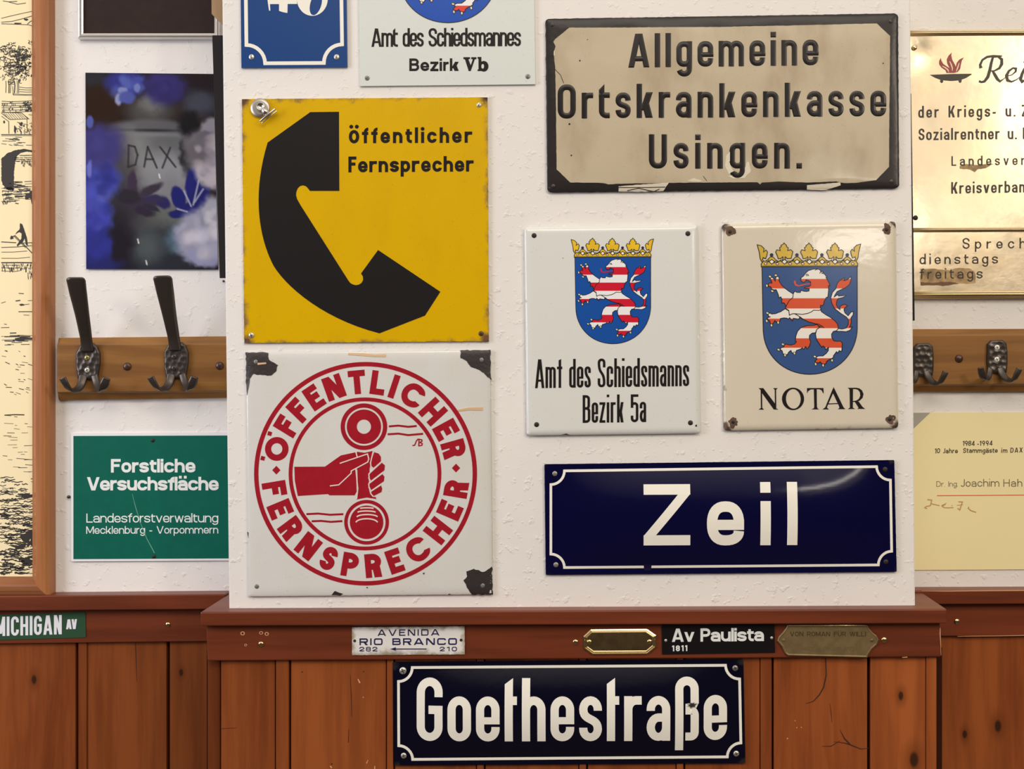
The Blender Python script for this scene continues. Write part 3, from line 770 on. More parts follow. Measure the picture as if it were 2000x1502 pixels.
LOC['trim_4'] = Vector((0, 0, 0))
screw(frieze_pillar, 510, 1258, -.018, 5.5, M_brass, 'slot', ang=.1)
screw(frieze_pillar, 1124, 1254, -.018, 5.5, M_brass, 'slot', ang=-.3)
screw(frieze_pillar, 1727, 1250, -.018, 6, M_brass, 'slot', ang=.1)
for x, y, r in ((474, 1237, 2.6), (510, 1236, 2.2), (521, 1238, 2.4), (480, 1260, 1.6)):
    m = MB(); sh = Sheet(-.018)
    poly(m, sh, ell(x, y, r * 1.7, r * 1.5, 14), .0003, e0=-.0006, mi=0); poly(m, sh, ell(x, y, r * .8, r * .9, 12), .0006, mi=1)
    m.build('screw_hole', [plain('splintered_wood', C(205, 140, 92), .7), M_hole], frieze_pillar)
screw(frieze_left, 328, 1220, WB - .018, 5, M_brass, 'slot', ang=.2)
screw(frieze_right, 1869, 1214, WB - .018, 6, M_brass, 'slot', ang=.05)

# ------------------------------------------------------------------ sign building blocks
def corners_h(tl, tr, br, bl):
    TL, TR, BR, BL = map(Vector, (tl, tr, br, bl)); U = ((TR - TL) + (BR - BL)) / 2; V = ((BL - TL) + (BR - TR)) / 2
    c = (TL + TR + BR + BL) / 4
    def st(px, py):
        p = Vector((px, py)) - c
        d = U.x * V.y - U.y * V.x
        return .5 + (p.x * V.y - p.y * V.x) / d, .5 + (U.x * p.y - U.y * p.x) / d
    return st
def seg_d(p, a, b):
    ax, ay = a; bx, by = b; dx, dy = bx - ax, by - ay; l = dx * dx + dy * dy or 1
    t = max(0, min(1, ((p[0] - ax) * dx + (p[1] - ay) * dy) / l)); return math.hypot(p[0] - ax - t * dx, p[1] - ay - t * dy)
def panel(par, sh, q, mat, r=0, thick=.0032, name='panel', rim=None, amp=0.0, outline=None, grid=None):
    out = outline or rrect(*q, r)
    if amp: out = rough_edge(out, amp, 5, seed=len(out))
    xc, yc_ = [], []
    xs = [p[0] for p in q]; ys = [p[1] for p in q]
    for d in (rim or ()):
        xc += [min(xs[0], xs[3]) + d, max(xs[1], xs[2]) - d]; yc_ += [min(ys[0], ys[1]) + d, max(ys[2], ys[3]) - d]
    if grid:
        old = sh.cut; sh.cut = grid
    m = MB(); P = poly(m, sh, out, 0, xc=xc, yc=yc_, e0=-thick)
    if grid: sh.cut = old
    ed = [min(seg_d(p, q[i], q[(i + 1) % 4]) for i in range(4)) for p in P]; cd = [min(math.hypot(p[0] - c[0], p[1] - c[1]) for c in q) for p in P]
    nx = len(m.v) - len(P); ed += [0] * nx; cd += [300] * nx
    if not sh.h: m.a = [False] * len(m.a)
    return m.build(name, mat, par, {'ed': ed, 'cd': cd})
def sign(name, q, y, label, cat='sign', group=None):
    v = PX(sum(p[0] for p in q) / 4, max(p[1] for p in q), y); return thing(name, (v.x, y, v.z), label, cat, group)
def decal(par, name, mat, fn, label=None, mats=None):
    m = MB(); fn(m); o = m.build(name, mats or mat, par)
    if label: o['label'] = label
    return o
def sub(o, child):
    """hang child (built with o's root) under o"""
    child.parent = o; LOC[child.name] = LOC[o.name]
YS = -.0042
M_ink = plain('black_enamel', C(33, 28, 26), .25, spec=.25)
M_cream = plain('cream_enamel', C(236, 226, 208), .22)
M_chip = plain('bare_chipped_iron', C(48, 40, 38), .42, bmp=.5, bscale=180)

# ------------------------------------------------------------------ yellow telephone sign
q = [(472.5, 193.5), (952, 190), (954.5, 666.5), (477, 670)]
s = sign('enamel_sign', q, YS, 'square yellow enamel sign with a black telephone receiver and two short text lines')
sh = Sheet(YS)
panel(s, sh, q, enamel('yellow_enamel', C(207, 160, 2), .22, .35, rust=C(104, 68, 42), edge=-2, corner=17, mott=.45, mcol=C(196, 150, 6), peel=.06, soft=9), grid=9, rim=(2, 5), amp=.8)
E_ = lambda x, y: (460 + x / 2.945, 180 + y / 2.945)
RCV = [(430, 115), (595, 113), (597, 568), (428, 568), (415, 550), (403, 540), (388, 536), (372, 540), (358, 553), (350, 572), (348, 592), (354, 615), (375, 652), (650, 1085), (660, 1098), (675, 1106), (692, 1110), (710, 1107), (725, 1097), (734, 1080), (733, 1060), (722, 1043), (820, 908), (1178, 1148), (1090, 1285), (828, 1387)]
RCV += bez((828, 1387), (520, 1310), (300, 1130), (220, 1000), 14)[1:] + bez((220, 1000), (140, 850), (90, 600), (185, 290), 18)[1:]
decal(s, 'receiver_symbol', plain('black_paint', C(30, 26, 25), .34, spec=.2), lambda m: poly(m, sh, [E_(*p) for p in RCV]))
f = Font(30.5, 21.8, 6.0, 18.4, 18, 6, R=6.2, RC=7, De=-9, tst='plain', dot='rd', th=5.2, rw=.8)
f26 = Font(26, 21.8, 6.2, 18.4, 20, 6, R=6.2, RC=8, As=30.5, tst='plain', dot='rd', th=5.2, rw=.8)
def tx(m):
    text(m, sh, 'Ö', f26, 681.5, 701.5, 280, 280); text(m, sh, 'ffentlicher', f, 707, 922.2, 279.8, 278.8)
decal(s, 'lettering', M_ink, tx)
decal(s, 'lettering', M_ink, lambda m: text(m, sh, 'Fernsprecher', f, 680.5, 924.9, 336.7, 335))
screw(s, 935.5, 205, YS, 5, M_zinc, 'slot', ang=.8); screw(s, 491, 655, YS, 5.5, M_zinc, 'cross'); screw(s, 939.5, 651.5, YS, 5, plain('rusty_screw', C(92, 66, 46), .5, .4), 'cross')

# magnet with bulldog clip
c0 = PX(509, 211.5, YS)
t = thing('magnetic_clip', (c0.x, YS, c0.z), 'small silver bulldog clip on a round magnet in a corner of the yellow sign', 'clip')
def lathe(prof, cx, y0, cz, n=36):
    m = MB(); vs = []
    for (r, dy) in prof:
        for j in range(n): a = 2 * math.pi * j / n; vs.append((cx + r * math.cos(a), y0 - dy, cz + r * math.sin(a)))
    fs = [(i * n + j, i * n + (j + 1) % n, (i + 1) * n + (j + 1) % n, (i + 1) * n + j) for i in range(len(prof) - 1) for j in range(n)]
    fs.append(tuple((len(prof) - 1) * n + j for j in range(n)))
    m.add(vs, fs, 0, True); return m
kk = k_(YS)
lathe([(18.8 * kk, 0), (18.8 * kk, .0035), (18 * kk, .0044), (12 * kk, .0046), (.1 * kk, .0046)], c0.x, YS - .0002, c0.z).build('magnet', plain('brushed_nickel', (.42, .39, .35, 1), .38, .9), t)
cE = PX(512.3, 210.5, YS)
lathe([(5.6 * kk, .0046), (7.6 * kk, .006), (8.2 * kk, .0095), (7.4 * kk, .0108), (6.0 * kk, .0095), (4.6 * kk, .008), (.2 * kk, .0078)], cE.x, YS, cE.z).build('rivet', M_steel, t)
m = MB()
dirx, dirz = math.cos(math.radians(-50)), math.sin(math.radians(-50)); nx, nz = -dirz, dirx
def cl(u, v, dy):   # u along the clip, v across, in pixels
    return (cE.x + (u * dirx + v * nx) * kk, YS - dy, cE.z + (u * dirz + v * nz) * kk)
rows = [(4, 5.0, .010), (9, 6.0, .0125), (14, 7.0, .013), (18, 7.2, .011), (20, 7.2, .008)]
vs = []; fs = []; nn = 7
for (u, hw, dy) in rows:
    for j in range(nn):
        a = math.pi * j / (nn - 1); vs.append(cl(u, -hw * math.cos(a), .004 + (dy - .004) * math.sin(a) ** .6))
fs = [(i * nn + j, i * nn + j + 1, (i + 1) * nn + j + 1, (i + 1) * nn + j) for i in range(len(rows) - 1) for j in range(nn - 1)]
m.add(vs, fs, 0, True); m.build('clip_body', M_steel, t)
def rod(m, A, B, r, n=12, mi=0):
    A, B = Vector(A), Vector(B); d = (B - A).normalized(); u = d.orthogonal().normalized(); w = d.cross(u)
    vs = [P + (u * math.cos(2 * math.pi * j / n) + w * math.sin(2 * math.pi * j / n)) * rr for P, rr in ((A, r * .55), (A + d * r * .5, r), (B - d * r * .5, r), (B, r * .55)) for j in range(n)]
    fs = [(i * n + j, i * n + (j + 1) % n, (i + 1) * n + (j + 1) % n, (i + 1) * n + j) for i in range(3) for j in range(n)] + [tuple(range(n)), tuple(range(3 * n, 4 * n))]
    m.add(vs, fs, mi, True)
for (u, r, dy) in ((21.5, 2.1, .0105), (26, 1.25, .0085)):
    m = MB(); rod(m, cl(u, -20, dy), cl(u, 19, dy), r * kk); m.build('jaw', M_steel, t)

# ------------------------------------------------------------------ red and white telephone sign
q = [(481, 689), (957, 684), (962, 1161), (485, 1165)]
s = sign('enamel_sign', q, YS, 'square white enamel sign with a red ring of text around a hand holding a receiver')
st_ = corners_h(*q)
def hr(px, py):
    a, b = st_(px, py); d = min(a, 1 - a, b, 1 - b)
    if d <= 0: return 0
    e_ = min(1, d / .045); return .0022 * math.sqrt(max(0, 1 - (1 - e_) ** 2)) + .0015 * (1 - (2 * a - 1) ** 2) * (1 - (2 * b - 1) ** 2)
sh = Sheet(YS, hr, 14)
panel(s, sh, q, enamel('grey_white_enamel', C(208, 201, 190), .15, .5, mott=.25, mcol=C(200, 190, 165), peel=.05, rust=C(60, 48, 42), edge=-13, corner=-20, soft=3), rim=(1.5, 4, 8, 13, 19), amp=.8)
M_red = plain('red_enamel', C(158, 27, 38), .18, var=.08)
D_ = lambda x, y: (470 + x / 2.945, 670 + y / 2.945)
def rings(m):
    stroke(m, sh, ell(714.5, 925, 213.2, 213.8, 120), 8.6, True); stroke(m, sh, ell(713.6, 925.2, 145.2, 145.4, 96), 7.4, True)
    for x, y in ((540.6, 917.9), (891, 913.8)): poly(m, sh, [(x - 8, y), (x, y - 8.5), (x + 8, y), (x, y + 8.5)], .0003)
decal(s, 'ring_border', M_red, rings)
def circ(s_, f_, r, a0, a1, top):
    """letters around the ring: centres from angle a0 to a1, baseline radius r"""
    def fn(m):
        gl = [(f_.glyph(c), c) for c in s_]
        x = 0; cs = []; gap = 7.5
        ww = [max(g[2], 15) if c != 'I' else g[2] + 4 for g, c in gl]
        for i, w in enumerate(ww): cs.append(x + w / 2); x += w + gap
        for (g, c), w, cx_ in zip(gl, ww, cs):
            a = math.radians(a0 + (a1 - a0) * (cx_ - cs[0]) / (cs[-1] - cs[0]))
            ux, uy = (math.cos(a), -math.sin(a))           # outwards (y down)
            if top: rx, ry, bx, by, sg = -uy, ux, ux, uy, 1
            else: rx, ry, bx, by, sg = uy, -ux, -ux, -uy, -1
            def T(p):
                u = p[0] - g[2] / 2; v = p[1]
                R = r if top else r
                ox, oy = 714 + ux * R, 925 + uy * R
                return (ox + rx * u + bx * v, oy + ry * u + by * v)
            for it in g[0]: stroke(m, sh, [T(p) for p in it[0]], it[2] if len(it) > 2 else f_.t, it[1])
            for p in g[1]: poly(m, sh, [T(z) for z in p])
    return fn
f = Font(46.5, 32, 12, 26, 33, 8, RC=99)
f.th = 11.5
fo = Font(46.5, 32, 12.5, 26, 47, 8, RC=99)
fc = Font(46.5, 32, 12, 26, 43, 8, RC=99)
class Mix(Font): pass
def mixed(base, special):
    b = Font(**{k: v for k, v in base.__dict__.items()})
    b.glyph = lambda c, base=base: (special[c].glyph(c) if c in special else base.glyph(c)); return b
fS = Font(46.5, 32, 12, 26, 30, 8, RC=99); fN = Font(46.5, 32, 12, 26, 37, 8, RC=99); fT = Font(46.5, 32, 12, 26, 36, 8, RC=99)
fo2 = Font(46.5, 32, 12.5, 26, 47, 8, RC=99)
mx = mixed(f, {'Ö': fo2, 'C': fc, 'S': fS, 'N': fN, 'T': fT, 'H': fN})
decal(s, 'lettering', M_red, circ('ÖFFENTLICHER', mx, 156, 164.3, 15.6, True))
decal(s, 'lettering', M_red, circ('FERNSPRECHER', mx, 203, 189.5, 350.5, False))
C_ = lambda x, y: (570 + x / 5.178, 780 + y / 5.178)
def hand(m):
    def disc(cx, cy, r0, r1):
        x, y = C_(cx, cy); k = 1 / 5.178
        stroke(m, sh, ell(x, y, (r0 + r1) / 2 * k, (r0 + r1) / 2 * k, 64), (r1 - r0) * k, True)
    disc(733, 275, 192, 235); disc(733, 275, 72, 173); disc(760, 1240, 191, 226)
    x, y = C_(760, 1240); poly(m, sh, ell(x, y, 169 / 5.178, 169 / 5.178, 48))
    for P in ([(665, 528), (740, 538), (828, 518), (815, 600), (800, 650), (790, 700), (790, 745), (775, 790), (785, 830), (775, 860), (785, 915), (795, 950), (820, 985), (853, 985), (858, 1005), (760, 990), (660, 1010), (675, 940), (668, 720), (645, 600)],
              [(30, 680), (340, 678), (500, 565), (650, 533), (668, 570), (775, 545), (783, 600), (772, 632), (660, 695), (650, 700), (660, 930), (640, 968), (385, 968), (370, 955), (65, 975), (35, 820)],
              [(838, 533), (880, 545), (905, 580), (905, 625), (830, 690), (805, 670), (810, 610)], [(915, 640), (945, 665), (940, 715), (803, 820), (787, 790), (790, 755)],
              [(920, 755), (940, 780), (935, 825), (807, 915), (787, 870), (790, 850)], [(905, 868), (918, 900), (910, 935), (830, 975), (803, 945), (810, 925)]):
        poly(m, sh, [C_(*p) for p in P])
    for P, w in (([(985, 272), (1080, 264), (1180, 276), (1265, 268)], 20), ([(972, 352), (1080, 345), (1180, 360), (1330, 347)], 20), ([(152, 1158), (270, 1152), (390, 1164), (525, 1158)], 20), ([(205, 1230), (300, 1226), (400, 1236), (515, 1228)], 20),
                 ([(1222, 466), (1245, 462), (1262, 420), (1278, 402), (1290, 402), (1286, 472)], 12), ([(1290, 402), (1318, 408), (1318, 424), (1296, 434), (1322, 446), (1318, 462), (1284, 470)], 12)):
        stroke(m, sh, [C_(*p) for p in P], w / 5.178)
symbol = decal(s, 'hand_and_receiver_symbol', M_red, hand)
M_ol = plain('white_line_enamel', C(222, 200, 188), .2)
for P in ([(490, 645), (770, 550), (783, 600), (772, 632), (605, 722), (605, 745), (480, 862), (390, 873)], [(652, 530), (666, 580)], [(652, 702), (672, 900), (660, 1005)], [(828, 520), (800, 640), (806, 680), (830, 695)], [(908, 632), (783, 752), (787, 800), (800, 822)],
          [(925, 742), (783, 850), (785, 890), (802, 918)], [(905, 862), (800, 930), (805, 955), (830, 980)]):
    sub(symbol, decal(s, 'outline', M_ol, lambda m: stroke(m, sh, [C_(*p) for p in P], 11 / 5.178, e=.0006)))
for a, b, y, s_ in ((695, 832, 1102, 4), (668, 853, 1142, 8), (660, 873, 1190, 14), (650, 873, 1248, 22)):
    sub(symbol, decal(s, 'mouthpiece_line', M_ol, lambda m: stroke(m, sh, [C_(*p) for p in arc((a + b) / 2, y, (b - a) / 2, -s_ * 2, 170, 10, 12)], 13 / 5.178, e=.0006)))
CH = [[(30, 52), (160, 55), (163, 95), (190, 112), (216, 125), (208, 160), (180, 186), (120, 184), (72, 178), (52, 210), (48, 262), (34, 300)], [(1263, 42), (1436, 40), (1441, 214), (1400, 172), (1368, 152), (1322, 134), (1290, 96), (1268, 88)],
      [(1300, 1312), (1340, 1300), (1400, 1317), (1446, 1285), (1450, 1447), (1330, 1447), (1302, 1402), (1285, 1362), (1305, 1340)], [(522, 1447), (545, 1424), (588, 1440), (570, 1452)], [(1190, 1448), (1200, 1441), (1210, 1446)], [(38, 1085), (46, 1090), (44, 1120)], [(1048, 1322), (1060, 1318), (1056, 1330)], [(724, 1402), (735, 1402), (730, 1410)]]
for i, P in enumerate(CH): decal(s, 'chipped_enamel', M_chip, lambda m: poly(m, sh, rough_edge([D_(*p) for p in P], 2.2 if i < 4 else .3, 3, i), .0005))
for P, w, e_ in ((((620, 62), (700, 66), (770, 72), (836, 72)), [4, 5, 4.6, 5.5], .0006), (((1250, 388), (1310, 378), (1392, 378)), [3.5, 5, 6.5], .0006), (((100, 120), (150, 116)), [4, 3], .0008)):
    decal(s, 'adhesive_residue', plain('tan_glue', C(205, 165, 122), .5), lambda m: stroke(m, sh, [D_(*p) for p in P], w, e=e_))
for x, y in ((88, 108), (1385, 97), (93, 1400), (1392, 1395)):
    screw(s, *D_(x, y), YS - .002, 4.6, plain('dull_grey_screw', C(128, 124, 116), .45, .5), None, dome=.25)

# ------------------------------------------------------------------ health insurance sign
q = [(1065, 37), (1754, 26), (1756, 368), (1069, 376)]
s = sign('enamel_sign', q, YS, 'large landscape enamel sign with chipped black border and three lines of embossed black lettering')
st_ = corners_h(*q)
def ha(px, py):
    a, b = st_(px, py); d = min(a * 2, (1 - a) * 2, b, 1 - b)
    if d <= 0: return 0
    e_ = min(1, d / .06); n_ = noise.noise(Vector((a * 6, b * 3, .3))) * .0011 + noise.noise(Vector((a * 15, b * 8, 2.3))) * .00035
    return .0024 * math.sqrt(max(0, 1 - (1 - e_) ** 2)) + e_ * (.002 * (1 - (2 * a - 1) ** 4) * (1 - (2 * b - 1) ** 2) + n_)
sh = Sheet(YS, ha, 12)
panel(s, sh, q, enamel('black_border_enamel', C(42, 36, 34), .3, .25, peel=.2, pscale=60, rust=C(120, 112, 104), edge=-16, corner=-30, soft=4), 8, rim=(1.5, 4, 8, 14), amp=1.0)
K_ = lambda x, y: (1040 + x / 2.7027, 10 + y / 2.7027)
OCT = [(195, 122), (1000, 118), (1815, 100), (1885, 165), (1882, 500), (1880, 855), (1812, 925), (1700, 940), (1640, 940), (1600, 932), (1450, 938), (1300, 932), (1210, 938), (1200, 948), (1185, 936), (900, 938), (700, 940), (450, 945), (400, 948), (370, 940), (200, 938), (128, 868), (124, 500), (120, 330), (112, 250), (122, 220), (110, 195), (120, 182)]
M_face = enamel('aged_cream_enamel', C(186, 168, 138), .16, .5, mott=.75, mcol=C(164, 142, 114), peel=.10, pscale=26)
decal(s, 'face', M_face, lambda m: poly(m, sh, rough_edge([K_(*p) for p in OCT], .6, 6), .0003))
for i, P in enumerate(([(455, 957), (720, 938), (690, 982), (560, 986), (455, 984)], [(1448, 952), (1622, 938), (1625, 952), (1550, 976), (1448, 974)], [(1020, 800), (1045, 770), (1040, 840), (1060, 880), (1035, 895), (1015, 850)], [(1130, 830), (1142, 830), (1150, 880), (1120, 915), (1060, 918), (1030, 905), (1110, 890)], [(815, 930), (850, 915), (900, 930), (880, 936)], [(112, 245), (118, 240), (118, 270), (112, 268)])):
    decal(s, 'chipped_enamel', plain('exposed_cream_ground', C(206, 192, 166), .4, bmp=.4, bscale=200), lambda m: poly(m, sh, rough_edge([K_(*p) for p in P], .9, 3, i), .0006))
for P, w, e_ in ((((455, 964), (600, 964), (700, 962)), 1.4, .0009), (((118, 340), (148, 372), (165, 415)), 1.0, .0005), (((900, 905), (920, 930)), 1, .0005), (((500, 980), (560, 968), (640, 985), (670, 972)), 1.5, .0009)):
    decal(s, 'crack', M_hole, lambda m: stroke(m, sh, [K_(*p) for p in P], w, e=e_))
for x, y, r in ((195, 630, 2), (205, 795, 1.6), (250, 296, 1.6), (1848, 310, 1.3), (1040, 830, 1.2), (1075, 885, 1.2), (290, 185, .9)):
    decal(s, 'dark_speck', M_hole, lambda m: poly(m, sh, [K_(*p) for p in ell(x, y, r * 2.4, r * 2.6, 9)], .0008))
M_embl = plain('embossed_black_enamel', C(34, 29, 27), .28, spec=.25)
f = Font(66.5, 50, 10.8, 31, 35.5, 8, R=9.5, RC=12, De=-19, tst='din', th=10.2, rw=.72, rnd=.0007, p=2.3)
for w_, x0, x1, yl, yr in (('Allgemeine', 1226.9, 1597.6, 133.5, 128.5), ('Ortskrankenkasse', 1089.2, 1730, 232.7, 228), ('Usingen.', 1267, 1565.5, 330, 330)):
    decal(s, 'lettering', M_embl, lambda m: text(m, sh, w_, f, x0, x1, yl, yr, e=.0011))
for x, y in ((105, 103), (1890, 85), (110, 955), (1895, 930)): screw(s, *K_(x, y), YS - .0024, 4, plain('blackened_screw', C(70, 64, 58), .4, .5), 'slot', dome=.35)

# ------------------------------------------------------------------ the striped-lion coat of arms
A_ = lambda x, y: (1475 + x / 8.582, 465 + y / 8.582)
B_ = lambda x, y: (1475 + x / 9.091, 600 + y / 9.091)
aa = lambda L: [A_(*p) for p in L]
bb = lambda L: [B_(*p) for p in L]
MANE = aa([(760, 668), (800, 640), (835, 590), (880, 550), (950, 528), (1020, 520), (1060, 530), (1092, 560), (1130, 575), (1128, 595), (1150, 610), (1190, 660), (1172, 665), (1200, 710), (1225, 760), (1240, 800), (1215, 800), (1217, 870), (1212, 920), (1205, 990), (1178, 1000), (1150, 1050), (1138, 1080), (1135, 1110), (1115, 1138), (1085, 1130), (1078, 1165), (1092, 1190), (1062, 1215), (965, 1212), (930, 1240), (870, 1265), (780, 1282), (700, 1275), (630, 1270), (590, 1280), (562, 1296), (552, 1215), (495, 1180), (520, 1120), (560, 1050), (620, 1000), (625, 940), (650, 895), (690, 915), (745, 915), (755, 880), (800, 895), (850, 900), (890, 890), (895, 852), (850, 845), (815, 838), (830, 822), (880, 820), (915, 800), (918, 740), (880, 715), (840, 705), (830, 735), (795, 745), (762, 728), (752, 695)])
F1 = aa([(625, 940), (560, 900), (480, 840), (430, 790), (388, 720), (392, 670), (375, 648), (345, 650), (333, 680), (325, 728), (303, 690), (290, 668), (262, 662), (240, 682), (265, 730), (270, 760), (230, 755), (205, 785), (217, 815), (250, 820), (270, 862), (305, 872), (340, 868), (360, 910), (380, 960), (388, 1006), (418, 988), (440, 1030), (432, 1092), (470, 1088), (492, 1112), (500, 1150), (530, 1105), (562, 1052), (622, 1000)])
F2 = aa([(492, 1188), (420, 1235), (330, 1270), (270, 1276), (232, 1258), (205, 1278), (215, 1312), (245, 1325), (212, 1332), (190, 1350), (205, 1370), (232, 1388), (245, 1432), (270, 1452), (298, 1422), (320, 1385), (345, 1408), (385, 1412), (407, 1390), (412, 1352), (470, 1340), (520, 1345), (548, 1362), (565, 1335), (612, 1388), (630, 1347), (660, 1352), (720, 1362), (735, 1325), (780, 1362), (800, 1290), (560, 1230)])
BODY = bb([(590, 60), (1140, 40), (1165, 85), (1245, 140), (1330, 188), (1410, 255), (1450, 310), (1462, 378), (1430, 420), (1375, 432), (1342, 480), (1345, 540), (1385, 600), (1440, 607), (1500, 603), (1532, 640), (1528, 700), (1522, 780), (1490, 782), (1478, 770), (1450, 818), (1430, 790), (1400, 830), (1372, 868), (1382, 885), (1340, 915), (1290, 935), (1250, 970), (1245, 1000), (1215, 1012), (1165, 1000), (1140, 968), (1112, 990), (1068, 985), (1050, 955), (1085, 925), (1065, 890), (1110, 868), (1190, 865), (1250, 820), (1285, 770), (1288, 712), (1240, 752), (1222, 712), (1190, 690), (1170, 712), (1110, 630), (1070, 560), (1058, 480), (1078, 400), (1130, 362), (1090, 312), (1040, 290), (940, 265), (840, 215), (780, 172)])
LEG = bb([(1140, 358), (1085, 308), (1040, 322), (900, 330), (800, 365), (740, 430), (712, 510), (700, 598), (722, 612), (690, 655), (620, 672), (570, 665), (530, 655), (502, 678), (500, 705), (450, 722), (430, 750), (468, 775), (480, 820), (510, 852), (560, 842), (582, 800), (622, 768), (640, 810), (700, 818), (722, 768), (800, 742), (822, 722), (850, 745), (885, 700), (912, 742), (950, 690), (972, 620), (948, 550), (952, 500), (1000, 462), (1058, 455), (1078, 400)])
TAIL = aa([(1592, 648), (1590, 720), (1565, 785), (1500, 837), (1420, 872), (1360, 900), (1322, 962), (1308, 995), (1370, 950), (1385, 975), (1510, 965), (1450, 1002), (1382, 1015), (1352, 1060), (1345, 1120), (1378, 1180), (1408, 1202), (1408, 1150), (1450, 1122), (1490, 1115), (1535, 1137), (1490, 1170), (1473, 1205), (1490, 1255), (1545, 1305), (1590, 1245), (1632, 1235), (1627, 1290), (1590, 1342), (1597, 1410), (1580, 1470)]) + bb([(1660, 355), (1712, 350), (1670, 410), (1600, 438), (1510, 430), (1425, 432), (1440, 378), (1530, 390), (1600, 372), (1640, 310), (1640, 230), (1608, 180), (1500, 110), (1400, 30)]) + aa([(1310, 1170), (1270, 1090), (1255, 1000), (1282, 915), (1340, 850), (1360, 770), (1400, 720), (1478, 670), (1482, 720), (1530, 702)])
CLAWS = [(*A_(238, 650), .5), (*A_(335, 628), .2), (*A_(186, 802), 1.4), (*A_(276, 893), .4), (*A_(195, 1260), .4), (*A_(183, 1392), 1.2), (*A_(263, 1464), 1.5), (*A_(374, 1418), 1.5), (*B_(480, 660), .4), (*B_(405, 755), .5), (*B_(518, 852), 1.4), (*B_(684, 818), 1.4), (*B_(1045, 878), .4), (*B_(1060, 1010), 1.4), (*B_(1192, 1032), 1.5), (*B_(1350, 945), 1.4)]
STR = [545.4, 564, 582.9, 603, 622.6, 641.3, 661, 679.4, 699.6]
SHIELD = [(1487.3, 521.6), (1672.8, 521)] + bez((1672.8, 641), (1672, 690), (1635, 730.5), (1580.6, 731), 16) + bez((1580.6, 731), (1527, 730.5), (1490.5, 692), (1489.6, 644), 16)[1:]
